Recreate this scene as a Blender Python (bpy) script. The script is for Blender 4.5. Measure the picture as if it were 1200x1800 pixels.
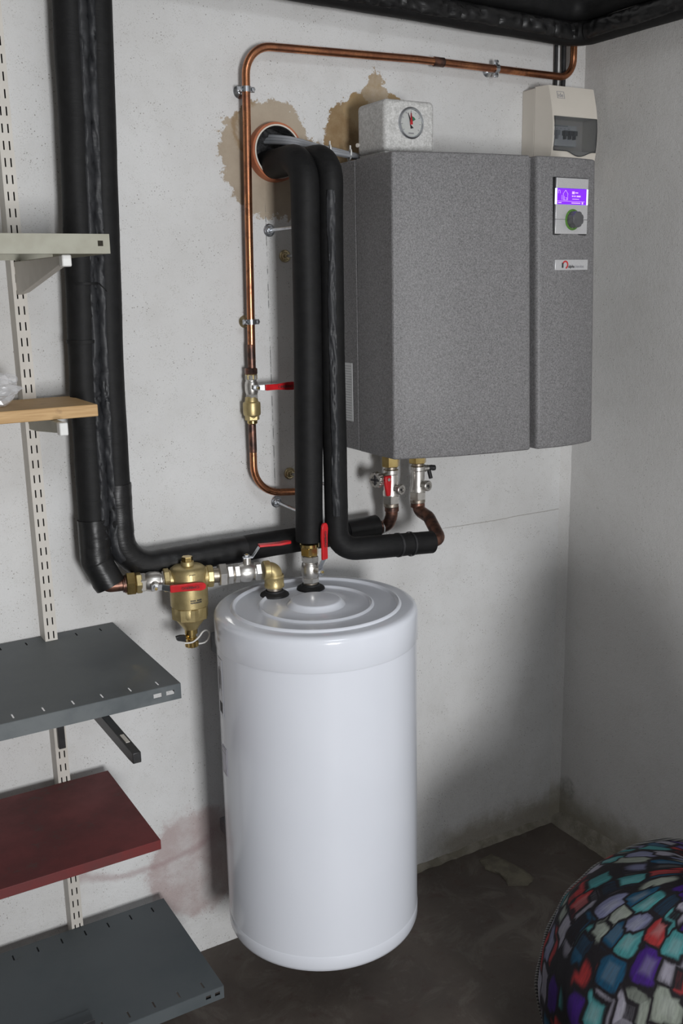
import bpy, bmesh, math, random
from mathutils import Vector, Matrix, noise
random.seed(7)
for o in list(bpy.data.objects): bpy.data.objects.remove(o)
S = bpy.context.scene
COL = S.collection
PI = math.pi
V3 = Vector

# ------------------------------------------------------------------ camera
cam_d = bpy.data.cameras.new('camera'); cam = bpy.data.objects.new('camera', cam_d); COL.objects.link(cam)
cam_d.sensor_fit = 'VERTICAL'; cam_d.sensor_height = 36.0; cam_d.lens = 34.483
cam_d.clip_start = 0.05
_r = V3((0.861, -0.509, -0.019)); _f = V3((0.492, 0.841, -0.226)).normalized()
_r = (_r - _f * _r.dot(_f)).normalized(); _u = _r.cross(_f)
cam.matrix_world = Matrix(((_r.x, _u.x, -_f.x, -1.732), (_r.y, _u.y, -_f.y, -1.826), (_r.z, _u.z, -_f.z, 1.45), (0, 0, 0, 1)))
S.camera = cam
# ------------------------------------------------------------------ world, light, exposure
w = bpy.data.worlds.new('sky'); S.world = w; w.use_nodes = True
bg = w.node_tree.nodes['Background']; bg.inputs[0].default_value = (0.62, 0.74, 0.92, 1); bg.inputs[1].default_value = 0.6
# daylight from an unseen window assumed in the wall behind the camera
ld = bpy.data.lights.new('assumed_window_light', 'AREA'); ld.shape = 'RECTANGLE'; ld.size = .5; ld.size_y = .65
ld.energy = 71; ld.color = (0.985, 0.99, 1.0)
lo = bpy.data.objects.new('assumed_window_light', ld); COL.objects.link(lo)
lo.location = (-1.54, -3.5, 1.10); lo.rotation_euler = (PI / 2, 0, 0)
# cooler overhead fill, added at an assumed, unseen rooflight opening in the ceiling
l2 = bpy.data.lights.new('added_rooflight_fill', 'AREA'); l2.shape = 'RECTANGLE'; l2.size = .7; l2.size_y = .7
l2.energy = 12; l2.color = (0.90, 0.95, 1.0)
lo2 = bpy.data.objects.new('added_rooflight_fill', l2); COL.objects.link(lo2)
lo2.location = (-1.0, -2.0, 2.56)
S.view_settings.view_transform = 'Standard'; S.view_settings.look = 'None'
S.view_settings.gamma = 1.0; S.view_settings.use_curve_mapping = False
S.view_settings.exposure = 0.0

# ------------------------------------------------------------------ material helpers
class NT:
    def __init__(s, name):
        s.m = bpy.data.materials.new(name); s.m.use_nodes = True
        s.t = s.m.node_tree; s.b = s.t.nodes['Principled BSDF']
        s.co = s.t.nodes.new('ShaderNodeTexCoord').outputs['Object']
        s._xyz = None
    def n(s, t): return s.t.nodes.new(t)
    def put(s, inp, v):
        if isinstance(v, bpy.types.NodeSocket): s.t.links.new(v, inp)
        else:
            if isinstance(v, tuple) and len(v) == 3 and inp.type == 'RGBA': v = (*v, 1)
            inp.default_value = v
    def math(s, op, a, b=0.0, c=0.0, clamp=False):
        k = s.n('ShaderNodeMath'); k.operation = op; k.use_clamp = clamp
        s.put(k.inputs[0], a); s.put(k.inputs[1], b); s.put(k.inputs[2], c); return k.outputs[0]
    def xyz(s):
        if s._xyz is None:
            k = s.n('ShaderNodeSeparateXYZ'); s.put(k.inputs[0], s.co); s._xyz = k.outputs
        return s._xyz
    def noise(s, scale, detail=4.0, rough=.55, dist=0.0, co=None, col=False):
        k = s.n('ShaderNodeTexNoise'); s.put(k.inputs['Vector'], co or s.co)
        k.inputs['Scale'].default_value = scale; k.inputs['Detail'].default_value = detail
        k.inputs['Roughness'].default_value = rough; k.inputs['Distortion'].default_value = dist
        return k.outputs[1 if col else 0]
    def voro(s, scale, feature='F1', metric='EUCLIDEAN', rnd=1.0, co=None):
        k = s.n('ShaderNodeTexVoronoi'); s.put(k.inputs['Vector'], co or s.co); k.feature = feature
        if feature != 'DISTANCE_TO_EDGE': k.distance = metric
        k.inputs['Scale'].default_value = scale; k.inputs['Randomness'].default_value = rnd
        return k.outputs
    def mapr(s, v, a, b, c=0.0, d=1.0, smooth=True):
        k = s.n('ShaderNodeMapRange'); k.interpolation_type = 'SMOOTHSTEP' if smooth else 'LINEAR'
        s.put(k.inputs[0], v)
        for i, q in enumerate((a, b, c, d)): s.put(k.inputs[i + 1], q)
        return k.outputs[0]
    def mix(s, f, a, b, mode='MIX'):
        k = s.n('ShaderNodeMix'); k.data_type = 'RGBA'; k.blend_type = mode
        s.put(k.inputs[0], f); s.put(k.inputs[6], a); s.put(k.inputs[7], b); return k.outputs[2]
    def ramp(s, v, stops, const=False):
        k = s.n('ShaderNodeValToRGB'); s.put(k.inputs[0], v)
        cr = k.color_ramp; cr.interpolation = 'CONSTANT' if const else 'LINEAR'
        while len(cr.elements) < len(stops): cr.elements.new(0.5)
        for e, (p, c) in zip(cr.elements, stops): e.position = p; e.color = (*c, 1)
        return k.outputs[0]
    def scaleco(s, sx, sy, sz):
        k = s.n('ShaderNodeMapping'); s.put(k.inputs['Vector'], s.co); k.inputs['Scale'].default_value = (sx, sy, sz); return k.outputs[0]
    def bump(s, h, strength=.3, dist=.002, prev=None):
        k = s.n('ShaderNodeBump'); s.put(k.inputs['Height'], h)
        k.inputs['Strength'].default_value = strength; k.inputs['Distance'].default_value = dist
        if prev is not None: s.put(k.inputs['Normal'], prev)
        s.put(s.b.inputs['Normal'], k.outputs[0]); return k.outputs[0]
    def fin(s, col, rough=.5, metal=0.0, spec=None):
        s.put(s.b.inputs['Base Color'], col); s.put(s.b.inputs['Roughness'], rough); s.put(s.b.inputs['Metallic'], metal)
        if spec is not None: s.put(s.b.inputs['Specular IOR Level'], spec)
        return s.m

def simple(name, c1, c2=None, scale=30, rough=.5, metal=0.0, bump=0.0, bscale=200, spec=None, lo=.35, hi=.65, bd=.001):
    t = NT(name)
    c2 = c2 or tuple(x * .85 for x in c1)
    f = t.mapr(t.noise(scale, 5), lo, hi)
    if bump: t.bump(t.noise(bscale, 3), bump, bd)
    return t.fin(t.mix(f, c1, c2), rough, metal, spec)

M = {}
def ellipse(t, a, b, ca, cb, ra, rb, nz, amp, soft=.06):
    da = t.math('DIVIDE', t.math('SUBTRACT', a, ca), ra); db = t.math('DIVIDE', t.math('SUBTRACT', b, cb), rb)
    d = t.math('SQRT', t.math('ADD', t.math('MULTIPLY', da, da), t.math('MULTIPLY', db, db)))
    d = t.math('ADD', d, t.math('MULTIPLY', t.math('SUBTRACT', nz, .5), amp))
    return d, t.mapr(d, 1 - soft, 1 + soft, 1.0, 0.0)

def wall_mat(name, back):
    t = NT(name); x, y, z = t.xyz()
    big = t.noise(2.2, 5, .6); mid = t.noise(11, 6, .65); fine = t.noise(90, 4, .7); vfine = t.noise(420, 3, .6)
    base = t.mix(t.mapr(big, .3, .7), (.60, .595, .585), (.68, .68, .675))
    base = t.mix(t.math('MULTIPLY', t.mapr(mid, .45, .75), .35), base, (.52, .51, .49))
    # specks of dark aggregate showing through the paint
    v = t.voro(130)
    spk = t.math('MULTIPLY', t.mapr(v[0], .10, .17, 1.0, 0.0), t.mapr(t.noise(14, 2), .46, .60))
    base = t.mix(t.math('MULTIPLY', spk, .75), base, (.16, .14, .12))
    v = t.voro(310)
    spk = t.math('MULTIPLY', t.mapr(v[0], .16, .30, 1.0, 0.0), t.mapr(t.noise(37, 3), .42, .6))
    base = t.mix(t.math('MULTIPLY', spk, .5), base, (.27, .25, .22))
    base = t.mix(t.math('MULTIPLY', t.mapr(vfine, .5, .75), .22), base, (.40, .385, .36))
    u = x if back else y
    if back:
        nz = t.noise(16, 8, .72); nz2 = t.noise(45, 6, .7)
        nn = t.math('ADD', t.math('MULTIPLY', nz, .6), t.math('MULTIPLY', nz2, .4))
        tan = (.42, .355, .275); brn = (.25, .165, .085)
        # damp, flaking patch around the sleeve
        d1, m1 = ellipse(t, x, z, -.812, 1.695, .108, .108, nn, 1.5, .02)
        base = t.mix(m1, base, t.mix(t.mapr(mid, .35, .65), tan, (.36, .30, .23)))
        d2, _ = ellipse(t, x, z, -.80, 1.745, .085, .065, nz, 1.0, .02)
        rim = t.math('MULTIPLY', t.mapr(t.math('ABSOLUTE', t.math('SUBTRACT', d2, 1.0)), 0.0, .13, 1.0, 0.0), m1)
        base = t.mix(t.math('MULTIPLY', rim, .7), base, (.27, .18, .09))
        # brown patches beside and above the gauge housing
        for (ca, cb, ra, rb, c) in ((-.625, 1.74, .062, .075, brn), (-.555, 1.80, .085, .036, (.32, .22, .11)), (-.562, 1.828, .026, .045, (.45, .38, .30))):
            d3, m3 = ellipse(t, x, z, ca, cb, ra, rb, nn if ra > .03 else nz2, 1.4 if ra > .03 else 2.6, .02)
            base = t.mix(m3, base, t.mix(t.mapr(nz, .35, .7), c, (.36, .27, .16)))
        # mauve stain low on the wall left of the tank
        d4, m4 = ellipse(t, x, z, -1.045, .22, .115, .13, nn, 1.1, .12)
        d5, m5 = ellipse(t, x, z, -1.155, .30, .16, .055, nz, .5, .10)
        ring = t.mapr(t.math('ABSOLUTE', t.math('SUBTRACT', d5, 1.0)), .0, .22, 1.0, 0.0)
        base = t.mix(t.math('MULTIPLY', m4, t.mapr(mid, .3, .6, .25, .65)), base, (.36, .25, .24))
        base = t.mix(t.math('MULTIPLY', t.math('MULTIPLY', ring, t.mapr(z, .33, .28)), .5), base, (.33, .22, .22))
        # grime along the foot of the wall near the corner
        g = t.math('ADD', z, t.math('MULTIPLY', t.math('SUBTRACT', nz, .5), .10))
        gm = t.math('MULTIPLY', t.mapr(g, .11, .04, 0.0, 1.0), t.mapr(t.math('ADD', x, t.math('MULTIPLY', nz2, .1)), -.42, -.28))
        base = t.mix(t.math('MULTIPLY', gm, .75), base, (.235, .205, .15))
        # pencil marking-out lines and a fine crack
        px = t.math('ABSOLUTE', t.math('ADD', t.math('SUBTRACT', x, -.825), t.math('MULTIPLY', t.math('SUBTRACT', big, .5), .006)))
        pl = t.math('MULTIPLY', t.mapr(px, .0006, .0013, 1.0, 0.0), t.mapr(t.noise(60, 2), .42, .55))
        pl = t.math('MULTIPLY', pl, t.mapr(z, 1.62, 1.58)); pl = t.math('MULTIPLY', pl, t.mapr(z, .98, 1.0))
        base = t.mix(t.math('MULTIPLY', pl, .8), base, (.12, .12, .12))
        pc = t.math('ABSOLUTE', t.math('SUBTRACT', t.math('ADD', z, t.math('MULTIPLY', mid, .008)), .885))
        cr = t.math('MULTIPLY', t.mapr(pc, .0005, .0014, 1.0, 0.0), t.mapr(x, -.42, -.36))
        base = t.mix(t.math('MULTIPLY', cr, .55), base, (.2, .18, .15))
    else:
        base = t.mix(.25, base, (.58, .55, .51))
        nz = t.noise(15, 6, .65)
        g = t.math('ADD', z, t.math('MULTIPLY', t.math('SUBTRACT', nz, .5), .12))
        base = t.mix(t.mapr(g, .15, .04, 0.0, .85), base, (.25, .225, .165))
        sm, em = ellipse(t, y, z, -.045, .115, .03, .03, nz, 1.2, .25)
        base = t.mix(t.math('MULTIPLY', em, t.mapr(t.noise(60, 5, .7), .35, .65, 0.0, .5)), base, (.12, .12, .09))
    h = t.math('ADD', t.math('MULTIPLY', fine, .6), t.math('MULTIPLY', vfine, .5))
    if back:
        low = t.mapr(z, .35, .15, .25, 1.0)
        n1 = t.bump(h, .35, .0016)
        t.bump(t.math('MULTIPLY', t.noise(55, 5, .7), low), .5, .006, n1)
    else:
        n1 = t.bump(h, .6, .003)
    return t.fin(base, .85, 0, .25)
M['wall_back'] = wall_mat('painted_render', True)
M['wall_side'] = wall_mat('stippled_render', False)

def floor_mat():
    t = NT('worn_dark_concrete'); x, y, z = t.xyz()
    a = t.noise(3.5, 7, .65); b = t.noise(24, 6, .7)
    c = t.mix(t.mapr(a, .35, .65), (.062, .05, .043), (.095, .078, .066))
    c = t.mix(t.math('MULTIPLY', t.mapr(b, .52, .7), .5), c, (.055, .028, .025))
    c = t.mix(t.math('MULTIPLY', t.mapr(t.noise(8, 8, .72, 1.2), .50, .66), .45), c, (.15, .135, .115))
    c = t.mix(t.math('MULTIPLY', t.mapr(t.noise(70, 4, .8), .66, .74), .5), c, (.26, .24, .21))
    t.bump(b, .3, .003)
    return t.fin(c, t.mapr(a, .3, .7, .45, .7), 0, .4)
M['floor'] = floor_mat()
M['ceiling'] = simple('ceiling_paint', (.40, .39, .38), (.33, .32, .31), 3, .9)
M['block'] = simple('bare_grey_block', (.26, .255, .25), (.21, .205, .20), 5, .95)
M['mortar'] = simple('rough_mortar', (.25, .23, .19), (.17, .155, .12), 28, .95, 0, .8, 120, .2, bd=.004)
M['mortar_floor'] = simple('trodden_mortar', (.15, .135, .10), (.10, .088, .07), 28, .9, 0, .7, 90, .2, bd=.003)
M['corner'] = simple('corner_mortar', (.55, .53, .49), (.49, .47, .42), 18, .9, 0, .5, 150, .2, bd=.002)

def epp_mat(name, ca, cb, s=520):
    t = NT(name)
    n1 = t.noise(s, 2, .8); n2 = t.noise(s * .42, 3, .7)
    f = t.mapr(t.math('ADD', t.math('MULTIPLY', n1, .6), t.math('MULTIPLY', n2, .4)), .36, .64)
    t.bump(n2, .35, .0012)
    return t.fin(t.mix(f, ca, cb), t.mapr(n1, .35, .65, .42, .62), 0, .45)
M['epp'] = epp_mat('grey_foam_cover', (.09, .088, .089), (.275, .27, .274), 760)
M['epp_light'] = epp_mat('pale_foam', (.42, .415, .40), (.66, .655, .64), 300)
def foam_mat(name, c1, c2, rough, spec):
    t = NT(name)
    n = t.noise(60, 5, .6); f = t.mapr(n, .3, .7)
    co = t.scaleco(6, 6, 40)
    wr = t.noise(3, 4, .6, 1.0, co)
    nb = t.bump(wr, .22, .003); t.bump(t.noise(700, 2), .12, .0006, nb)
    return t.fin(t.mix(f, c1, c2), rough, 0, spec)
M['foam'] = foam_mat('black_pipe_foam', (.0085, .0085, .0088), (.012, .012, .0124), .6, .22)
M['tape'] = foam_mat('black_insulation_tape', (.019, .02, .022), (.028, .029, .032), .48, .35)
M['tape_dark'] = foam_mat('glossy_black_tape', (.008, .008, .0084), (.012, .012, .0125), .38, .4)

def copper_mat():
    t = NT('tarnished_copper'); x, y, z = t.xyz()
    a = t.noise(14, 5, .65, .6); b = t.noise(70, 4, .7)
    c = t.mix(t.mapr(a, .38, .62), (.62, .27, .135), (.36, .15, .085))
    c = t.mix(t.math('MULTIPLY', t.mapr(b, .5, .72), .6), c, (.17, .085, .06))
    return t.fin(c, t.mapr(a, .3, .7, .22, .42), 1.0)
M['copper'] = copper_mat()
M['copper_dark'] = simple('heat_blackened_copper', (.24, .12, .085), (.085, .055, .048), 55, .42, .85, .25, 90)
M['brass'] = simple('sand_cast_brass', (.52, .42, .21), (.44, .35, .17), 60, .42, .75, .25, 500, bd=.0005)
M['brass_shiny'] = simple('machined_brass', (.68, .52, .22), (.50, .36, .14), 30, .24, 1.0)
M['nickel'] = simple('nickel_plated_brass', (.74, .72, .68), (.60, .58, .55), 45, .36, 1.0, .15, 300, bd=.0004)
M['nickel_dull'] = simple('dull_nickel_thread', (.45, .40, .34), (.30, .26, .21), 70, .42, 1.0, .2, 300)
M['zinc'] = simple('zinc_plated_steel', (.66, .68, .71), (.48, .50, .53), 45, .28, 1.0)
M['zinc_gold'] = simple('yellow_passivated_steel', (.62, .53, .34), (.47, .40, .25), 45, .35, .9)
M['red'] = simple('red_vinyl_grip', (.62, .012, .018), (.50, .010, .014), 60, .32, 0, 0, 0, .5)
M['black_plastic'] = simple('black_plastic', (.018, .018, .019), (.028, .028, .03), 60, .38, 0, 0, 0, .5)
M['rubber'] = simple('black_rubber', (.012, .012, .013), (.022, .022, .024), 60, .6, 0, .2, 150, .35)
M['ink'] = simple('dark_ink', (.03, .03, .032), (.04, .04, .042), 60, .6)
M['ink_red'] = simple('red_ink', (.55, .03, .03), (.50, .03, .03), 60, .5)
M['ink_grey'] = simple('grey_ink', (.33, .33, .35), (.30, .30, .32), 60, .6)
M['ink_green'] = simple('green_ink', (.02, .22, .11), (.02, .2, .1), 60, .5)
M['green_ring'] = simple('green_translucent_ring', (.09, .22, .035), (.07, .18, .03), 60, .35)
M['enamel'] = simple('white_enamel', (.74, .765, .825), (.725, .75, .81), 6, .16, 0, 0, 0, .5)
M['white_plastic'] = simple('white_plastic', (.74, .74, .72), (.68, .68, .66), 40, .4)
M['cream'] = simple('cream_plastic', (.66, .615, .545), (.63, .585, .515), 10, .38, 0, .1, 500, .45, bd=.0003)
M['silver'] = simple('silver_lacquer', (.74, .74, .75), (.70, .70, .71), 400, .38, .6)
M['paper'] = simple('label_paper', (.62, .63, .63), (.57, .58, .58), 40, .5)
M['paper_lilac'] = simple('lilac_label', (.62, .60, .70), (.58, .56, .66), 40, .4)
M['paper_clear'] = simple('glossy_label', (.66, .68, .74), (.62, .64, .70), 40, .3)
M['dial'] = simple('dial_face', (.80, .80, .77), (.77, .77, .74), 60, .35)
M['terracotta'] = simple('orange_drain_pipe', (.46, .15, .065), (.36, .11, .05), 40, .45, 0, .15, 120)
M['cavity'] = simple('sleeve_packing_foam', (.05, .05, .052), (.02, .02, .021), 140, .9, 0, .9, 160, .2, bd=.003)
M['cable_grey'] = simple('grey_cable_sheath', (.30, .31, .33), (.27, .28, .30), 40, .45)
M['rail_paint'] = simple('chipped_cream_paint', (.60, .57, .52), (.56, .53, .48), 25, .5, 0, .15, 90)
M['beige_paint'] = simple('beige_steel_paint', (.34, .335, .27), (.29, .28, .22), 22, .5, 0, .12, 60)
def worn(name, c1, c2, rust, s, rough, metal=0.0, thr=.64):
    t = NT(name)
    a = t.noise(s, 6, .65); b = t.noise(s * 5, 5, .7)
    c = t.mix(t.mapr(a, .35, .65), c1, c2)
    c = t.mix(t.math('MULTIPLY', t.mapr(t.math('ADD', t.math('MULTIPLY', a, .6), t.math('MULTIPLY', b, .4)), thr, thr + .06), .8), c, rust)
    t.bump(b, .12, .001)
    return t.fin(c, t.mapr(a, .3, .7, rough, rough + .2), metal, .4)
M['grey_steel'] = worn('worn_grey_steel_sheet', (.085, .097, .104), (.135, .148, .152), (.06, .045, .038), 7, .42, .15)
M['dark_steel'] = worn('dusty_dark_grey_steel_sheet', (.068, .082, .09), (.09, .103, .11), (.05, .045, .04), 6, .45, .15)
M['red_board'] = worn('worn_red_painted_board', (.15, .022, .022), (.11, .026, .026), (.09, .045, .04), 9, .5, 0.0, .56)
M['wood'] = None
def wood_mat():
    t = NT('bare_pine_board'); co = t.scaleco(3, 60, 60)
    g = t.noise(4, 6, .6, .6, co); k = t.noise(25, 4)
    c = t.mix(t.mapr(g, .3, .7), (.60, .40, .20), (.46, .285, .13))
    c = t.mix(t.math('MULTIPLY', t.mapr(k, .62, .7), .4), c, (.25, .15, .08))
    t.bump(g, .15, .001)
    return t.fin(c, .6, 0, .3)
M['wood'] = wood_mat()
def emit(name, col, st):
    t = NT(name); t.put(t.b.inputs['Emission Color'], col); t.b.inputs['Emission Strength'].default_value = st
    return t.fin(col, .3)
M['screen'] = emit('lit_violet_screen', (.16, .016, .95), .95)
M['screen_line'] = emit('lit_screen_lines', (.55, .36, 1.0), .9)
M['screen_edge'] = emit('lit_screen_edge', (.8, .85, 1.0), .9)
def glass(name, col, alpha_like, rough=.05):
    t = NT(name); t.b.inputs['Transmission Weight'].default_value = alpha_like; t.b.inputs['IOR'].default_value = 1.2
    return t.fin(col, rough)
M['smoked'] = glass('smoked_polycarbonate', (.55, .57, .60), .95, .05)
def film():
    t = NT('crumpled_clear_film'); t.b.inputs['Alpha'].default_value = .32
    return t.fin((.80, .81, .84), .15, 0, .5)
M['clear_film'] = film()
M['dial_glass'] = glass('clear_gauge_glass', (.96, .97, .97), 1.0, .02)

def patch_mat():
    t = NT('painted_block_print_fabric')
    uv = t.n('ShaderNodeTexCoord').outputs['UV']
    wob = t.noise(9, 3, .5, 0, uv, True)
    k = t.n('ShaderNodeVectorMath'); k.operation = 'MULTIPLY_ADD'; t.put(k.inputs[0], wob); k.inputs[1].default_value = (.02, .02, 0); t.put(k.inputs[2], uv)
    co = k.outputs[0]
    mp = t.n('ShaderNodeMapping'); t.put(mp.inputs['Vector'], co); mp.inputs['Scale'].default_value = (1.0, .78, 0.0)
    co = mp.outputs[0]
    v = t.voro(18, 'F1', 'CHEBYCHEV', .8, co)
    v2 = t.voro(18, 'F2', 'CHEBYCHEV', .8, co)
    brush = t.noise(1, 4, .7, 0, None)
    mp2 = t.n('ShaderNodeMapping'); t.put(mp2.inputs['Vector'], uv); mp2.inputs['Scale'].default_value = (170, 22, 1)
    brush = t.noise(1.0, 3, .6, 0, mp2.outputs[0])
    edge = t.math('ADD', t.math('SUBTRACT', v2[0], v[0]), t.math('MULTIPLY', t.math('SUBTRACT', brush, .5), .16))
    ve_ = t.voro(18, 'F1', 'EUCLIDEAN', .8, co)
    mask = t.math('MULTIPLY', t.mapr(edge, .02, .18), t.mapr(t.math('ADD', ve_[0], t.math('MULTIPLY', brush, .12)), .82, .62))
    sep = t.n('ShaderNodeSeparateColor'); t.put(sep.inputs[0], v[1])
    col = t.ramp(sep.outputs[0], [(0, (.50, .045, .045)), (.17, (.085, .36, .36)), (.30, (.012, .10, .19)), (.43, (.42, .40, .46)), (.57, (.07, .018, .24)),
                                  (.69, (.36, .40, .33)), (.82, (.035, .03, .034)), (.92, (.25, .26, .40))], True)
    col = t.mix(t.math('MULTIPLY', t.mapr(brush, .3, .7), .35), col, (.02, .02, .025))
    # lighter brushed crown of each painted block
    crown = t.mapr(v[0], .38, .08)
    col = t.mix(t.math('MULTIPLY', crown, .22), col, (.60, .62, .60))
    c = t.mix(1.0, t.mix(mask, (.018, .015, .018), col), (.62, .62, .64), 'MULTIPLY')
    t.bump(t.math('MULTIPLY', edge, 1.0), .4, .004)
    return t.fin(c, .75, 0, .2)
M['patch'] = patch_mat()
def cord_mat():
    t = NT('twisted_grey_cord'); wv = t.n('ShaderNodeTexWave'); t.put(wv.inputs['Vector'], t.co); wv.inputs['Scale'].default_value = 90
    wv.bands_direction = 'DIAGONAL'
    return t.fin(t.mix(wv.outputs[1], (.02, .02, .02), (.24, .235, .22)), .7)
M['cord'] = cord_mat()

# ------------------------------------------------------------------ mesh helpers
def basis(d, ref=None):
    d = V3(d).normalized()
    a = V3(ref) if ref is not None else (V3((0, 0, 1)) if abs(d.z) < .9 else V3((0, -1, 0)))
    a = (a - d * a.dot(d)).normalized()
    return d, a, d.cross(a)

class MB:
    def __init__(s): s.v = []; s.f = []; s.uv = {}
    def add(s, vs, fs):
        k = len(s.v); s.v += [V3(p) for p in vs]; s.f += [tuple(i + k for i in f) for f in fs]; return s
    def box(s, x0, x1, y0, y1, z0, z1):
        return s.add([(x, y, z) for z in (z0, z1) for y in (y0, y1) for x in (x0, x1)],
                     [(0, 2, 3, 1), (4, 5, 7, 6), (0, 1, 5, 4), (2, 6, 7, 3), (0, 4, 6, 2), (1, 3, 7, 5)])
    def rings(s, rr, cap=(True, True)):
        n = len(rr[0]); vs = [p for r in rr for p in r]; fs = []
        for i in range(len(rr) - 1):
            for j in range(n):
                a = i * n + j; b = i * n + (j + 1) % n
                fs.append((a, b, b + n, a + n))
        if cap[0]: fs.append(tuple(range(n - 1, -1, -1)))
        if cap[1]: fs.append(tuple(range((len(rr) - 1) * n, len(rr) * n)))
        return s.add(vs, fs)
    def lathe(s, prof, o=(0, 0, 0), d=(0, 0, 1), n=24, cap=(True, True), ref=None, rot=0.0):
        # prof: (radius, distance along axis)
        d, a, b = basis(d, ref); o = V3(o)
        return s.rings([[o + d * h + (a * math.cos(rot + 2 * PI * j / n) + b * math.sin(rot + 2 * PI * j / n)) * max(r, 1e-5) for j in range(n)] for r, h in prof], cap)
    def cyl(s, p0, p1, r, n=20, r1=None):
        p0 = V3(p0); p1 = V3(p1); L = (p1 - p0).length
        return s.lathe([(r, 0), (r if r1 is None else r1, L)], p0, p1 - p0, n)
    def hexn(s, p0, p1, r, ref=None, rot=0.0, n=6):
        p0 = V3(p0); p1 = V3(p1); L = (p1 - p0).length; c = min(.0015, L * .2)
        return s.lathe([(r * .93, 0), (r, c), (r, L - c), (r * .93, L)], p0, p1 - p0, n, ref=ref, rot=rot)
    def prism(s, poly, o, ex, ey, ez, h):
        # poly (u,v) in ex,ey; extruded along ez by h
        o = V3(o); ex = V3(ex); ey = V3(ey); ez = V3(ez); n = len(poly)
        vs = [o + ex * u + ey * v for u, v in poly] + [o + ex * u + ey * v + ez * h for u, v in poly]
        fs = [tuple(range(n - 1, -1, -1)), tuple(range(n, 2 * n))] + [(j, (j + 1) % n, n + (j + 1) % n, n + j) for j in range(n)]
        return s.add(vs, fs)
    def tube(s, pts, r, n=12, cap=(True, True), ref=None, rf=None):
        fr = frames(pts, ref)
        return s.rings([[p + (a * math.cos(2 * PI * j / n) + b * math.sin(2 * PI * j / n)) * (rf(i, 2 * PI * j / n) if rf else r) for j in range(n)] for i, (p, t, a, b) in enumerate(fr)], cap)
    def build(s, name, mat, parent=None, smooth=35, bevel=0, world=False, segs=2, fix=True, mods=()):
        me = bpy.data.meshes.new(name)
        off = V3((0, 0, 0))
        if world and parent is not None:
            q = parent
            while q is not None: off += q.location; q = q.parent
        me.from_pydata([p - off for p in s.v], [], s.f); me.update()
        if fix:
            bm = bmesh.new(); bm.from_mesh(me); bmesh.ops.recalc_face_normals(bm, faces=bm.faces[:]); bm.to_mesh(me); bm.free()
        me.materials.append(mat)
        if smooth:
            me.polygons.foreach_set('use_smooth', [True] * len(me.polygons)); me.set_sharp_from_angle(angle=math.radians(smooth))
        o = bpy.data.objects.new(name, me); COL.objects.link(o)
        if parent is not None: o.parent = parent
        if bevel:
            b = o.modifiers.new('bevel', 'BEVEL'); b.width = bevel; b.segments = segs; b.limit_method = 'ANGLE'; b.angle_limit = math.radians(40)
        return o

def frames(pts, ref=None):
    pts = [V3(p) for p in pts]; out = []; a = None
    for i, p in enumerate(pts):
        t = (pts[min(i + 1, len(pts) - 1)] - pts[max(i - 1, 0)]).normalized()
        if a is None: _, a, b = basis(t, ref)
        else: a = (a - t * a.dot(t)).normalized(); b = t.cross(a)
        out.append((p, t, a, t.cross(a)))
    return out

def path(pts, rad=.03, ds=.008, arc=10):
    # polyline with rounded corners, evenly sampled
    pts = [V3(p) for p in pts]; raw = [pts[0]]
    for i in range(1, len(pts) - 1):
        p, q, r = pts[i - 1], pts[i], pts[i + 1]
        d0 = (p - q).normalized(); d1 = (r - q).normalized(); ang = d0.angle(d1)
        R = rad[i - 1] if isinstance(rad, (list, tuple)) else rad
        if ang > PI - .02 or R <= 0: raw.append(q); continue
        L = R / math.tan(ang / 2); L = min(L, (p - q).length * .49, (r - q).length * .49); R = L * math.tan(ang / 2)
        a, b = q + d0 * L, q + d1 * L; c = q + (d0 + d1).normalized() * (R / math.sin(ang / 2))
        u = (a - c).normalized(); tot = PI - ang; ax = u.cross(b - c).normalized()
        for k in range(arc + 1): raw.append(c + (Matrix.Rotation(tot * k / arc, 3, ax) @ u) * R)
    raw.append(pts[-1])
    out = [raw[0]]
    for i in range(1, len(raw)):
        L = (raw[i] - raw[i - 1]).length
        if L < 1e-6: continue
        n = max(1, round(L / ds))
        for k in range(1, n + 1): out.append(raw[i - 1].lerp(raw[i], k / n))
    return out

def tag(o, label, cat, group=None, kind=None):
    if label: o['label'] = label
    if cat: o['category'] = cat
    if group: o['group'] = group
    if kind: o['kind'] = kind
    return o
def thing(name, label, cat, loc=(0, 0, 0), group=None, mat3=None):
    o = bpy.data.objects.new(name, None); COL.objects.link(o); o.empty_display_size = .02
    if mat3 is not None: o.matrix_world = Matrix.Translation(V3(loc)) @ mat3.to_4x4()
    else: o.location = loc
    return tag(o, label, cat, group)
def axes(ex, ez):
    ex = V3(ex).normalized(); ez = V3(ez); ez = (ez - ex * ez.dot(ex)).normalized(); ey = ez.cross(ex)
    return Matrix((ex, ey, ez)).transposed()
def copy_tree(o, parent=None):
    c = o.copy(); COL.objects.link(c); c.parent = parent
    for ch in list(o.children): copy_tree(ch, c)
    return c
def txt(name, body, size, mat, parent, o, ex, ey, ext=.0003, align='LEFT'):
    cu = bpy.data.curves.new(name, 'FONT'); cu.body = body; cu.size = size; cu.extrude = ext; cu.align_x = align; cu.resolution_u = 3
    t = bpy.data.objects.new(name, cu); me = bpy.data.meshes.new_from_object(t)
    bpy.data.objects.remove(t); bpy.data.curves.remove(cu)
    me.materials.clear(); me.materials.append(mat)
    ob = bpy.data.objects.new(name, me); COL.objects.link(ob)
    ex = V3(ex).normalized(); ey = V3(ey).normalized(); ez = ex.cross(ey)
    ob.parent = parent
    R = Matrix((ex, ey, ez)).transposed()
    me.transform(Matrix.Translation(V3(o)) @ R.to_4x4())
    return ob
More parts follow.
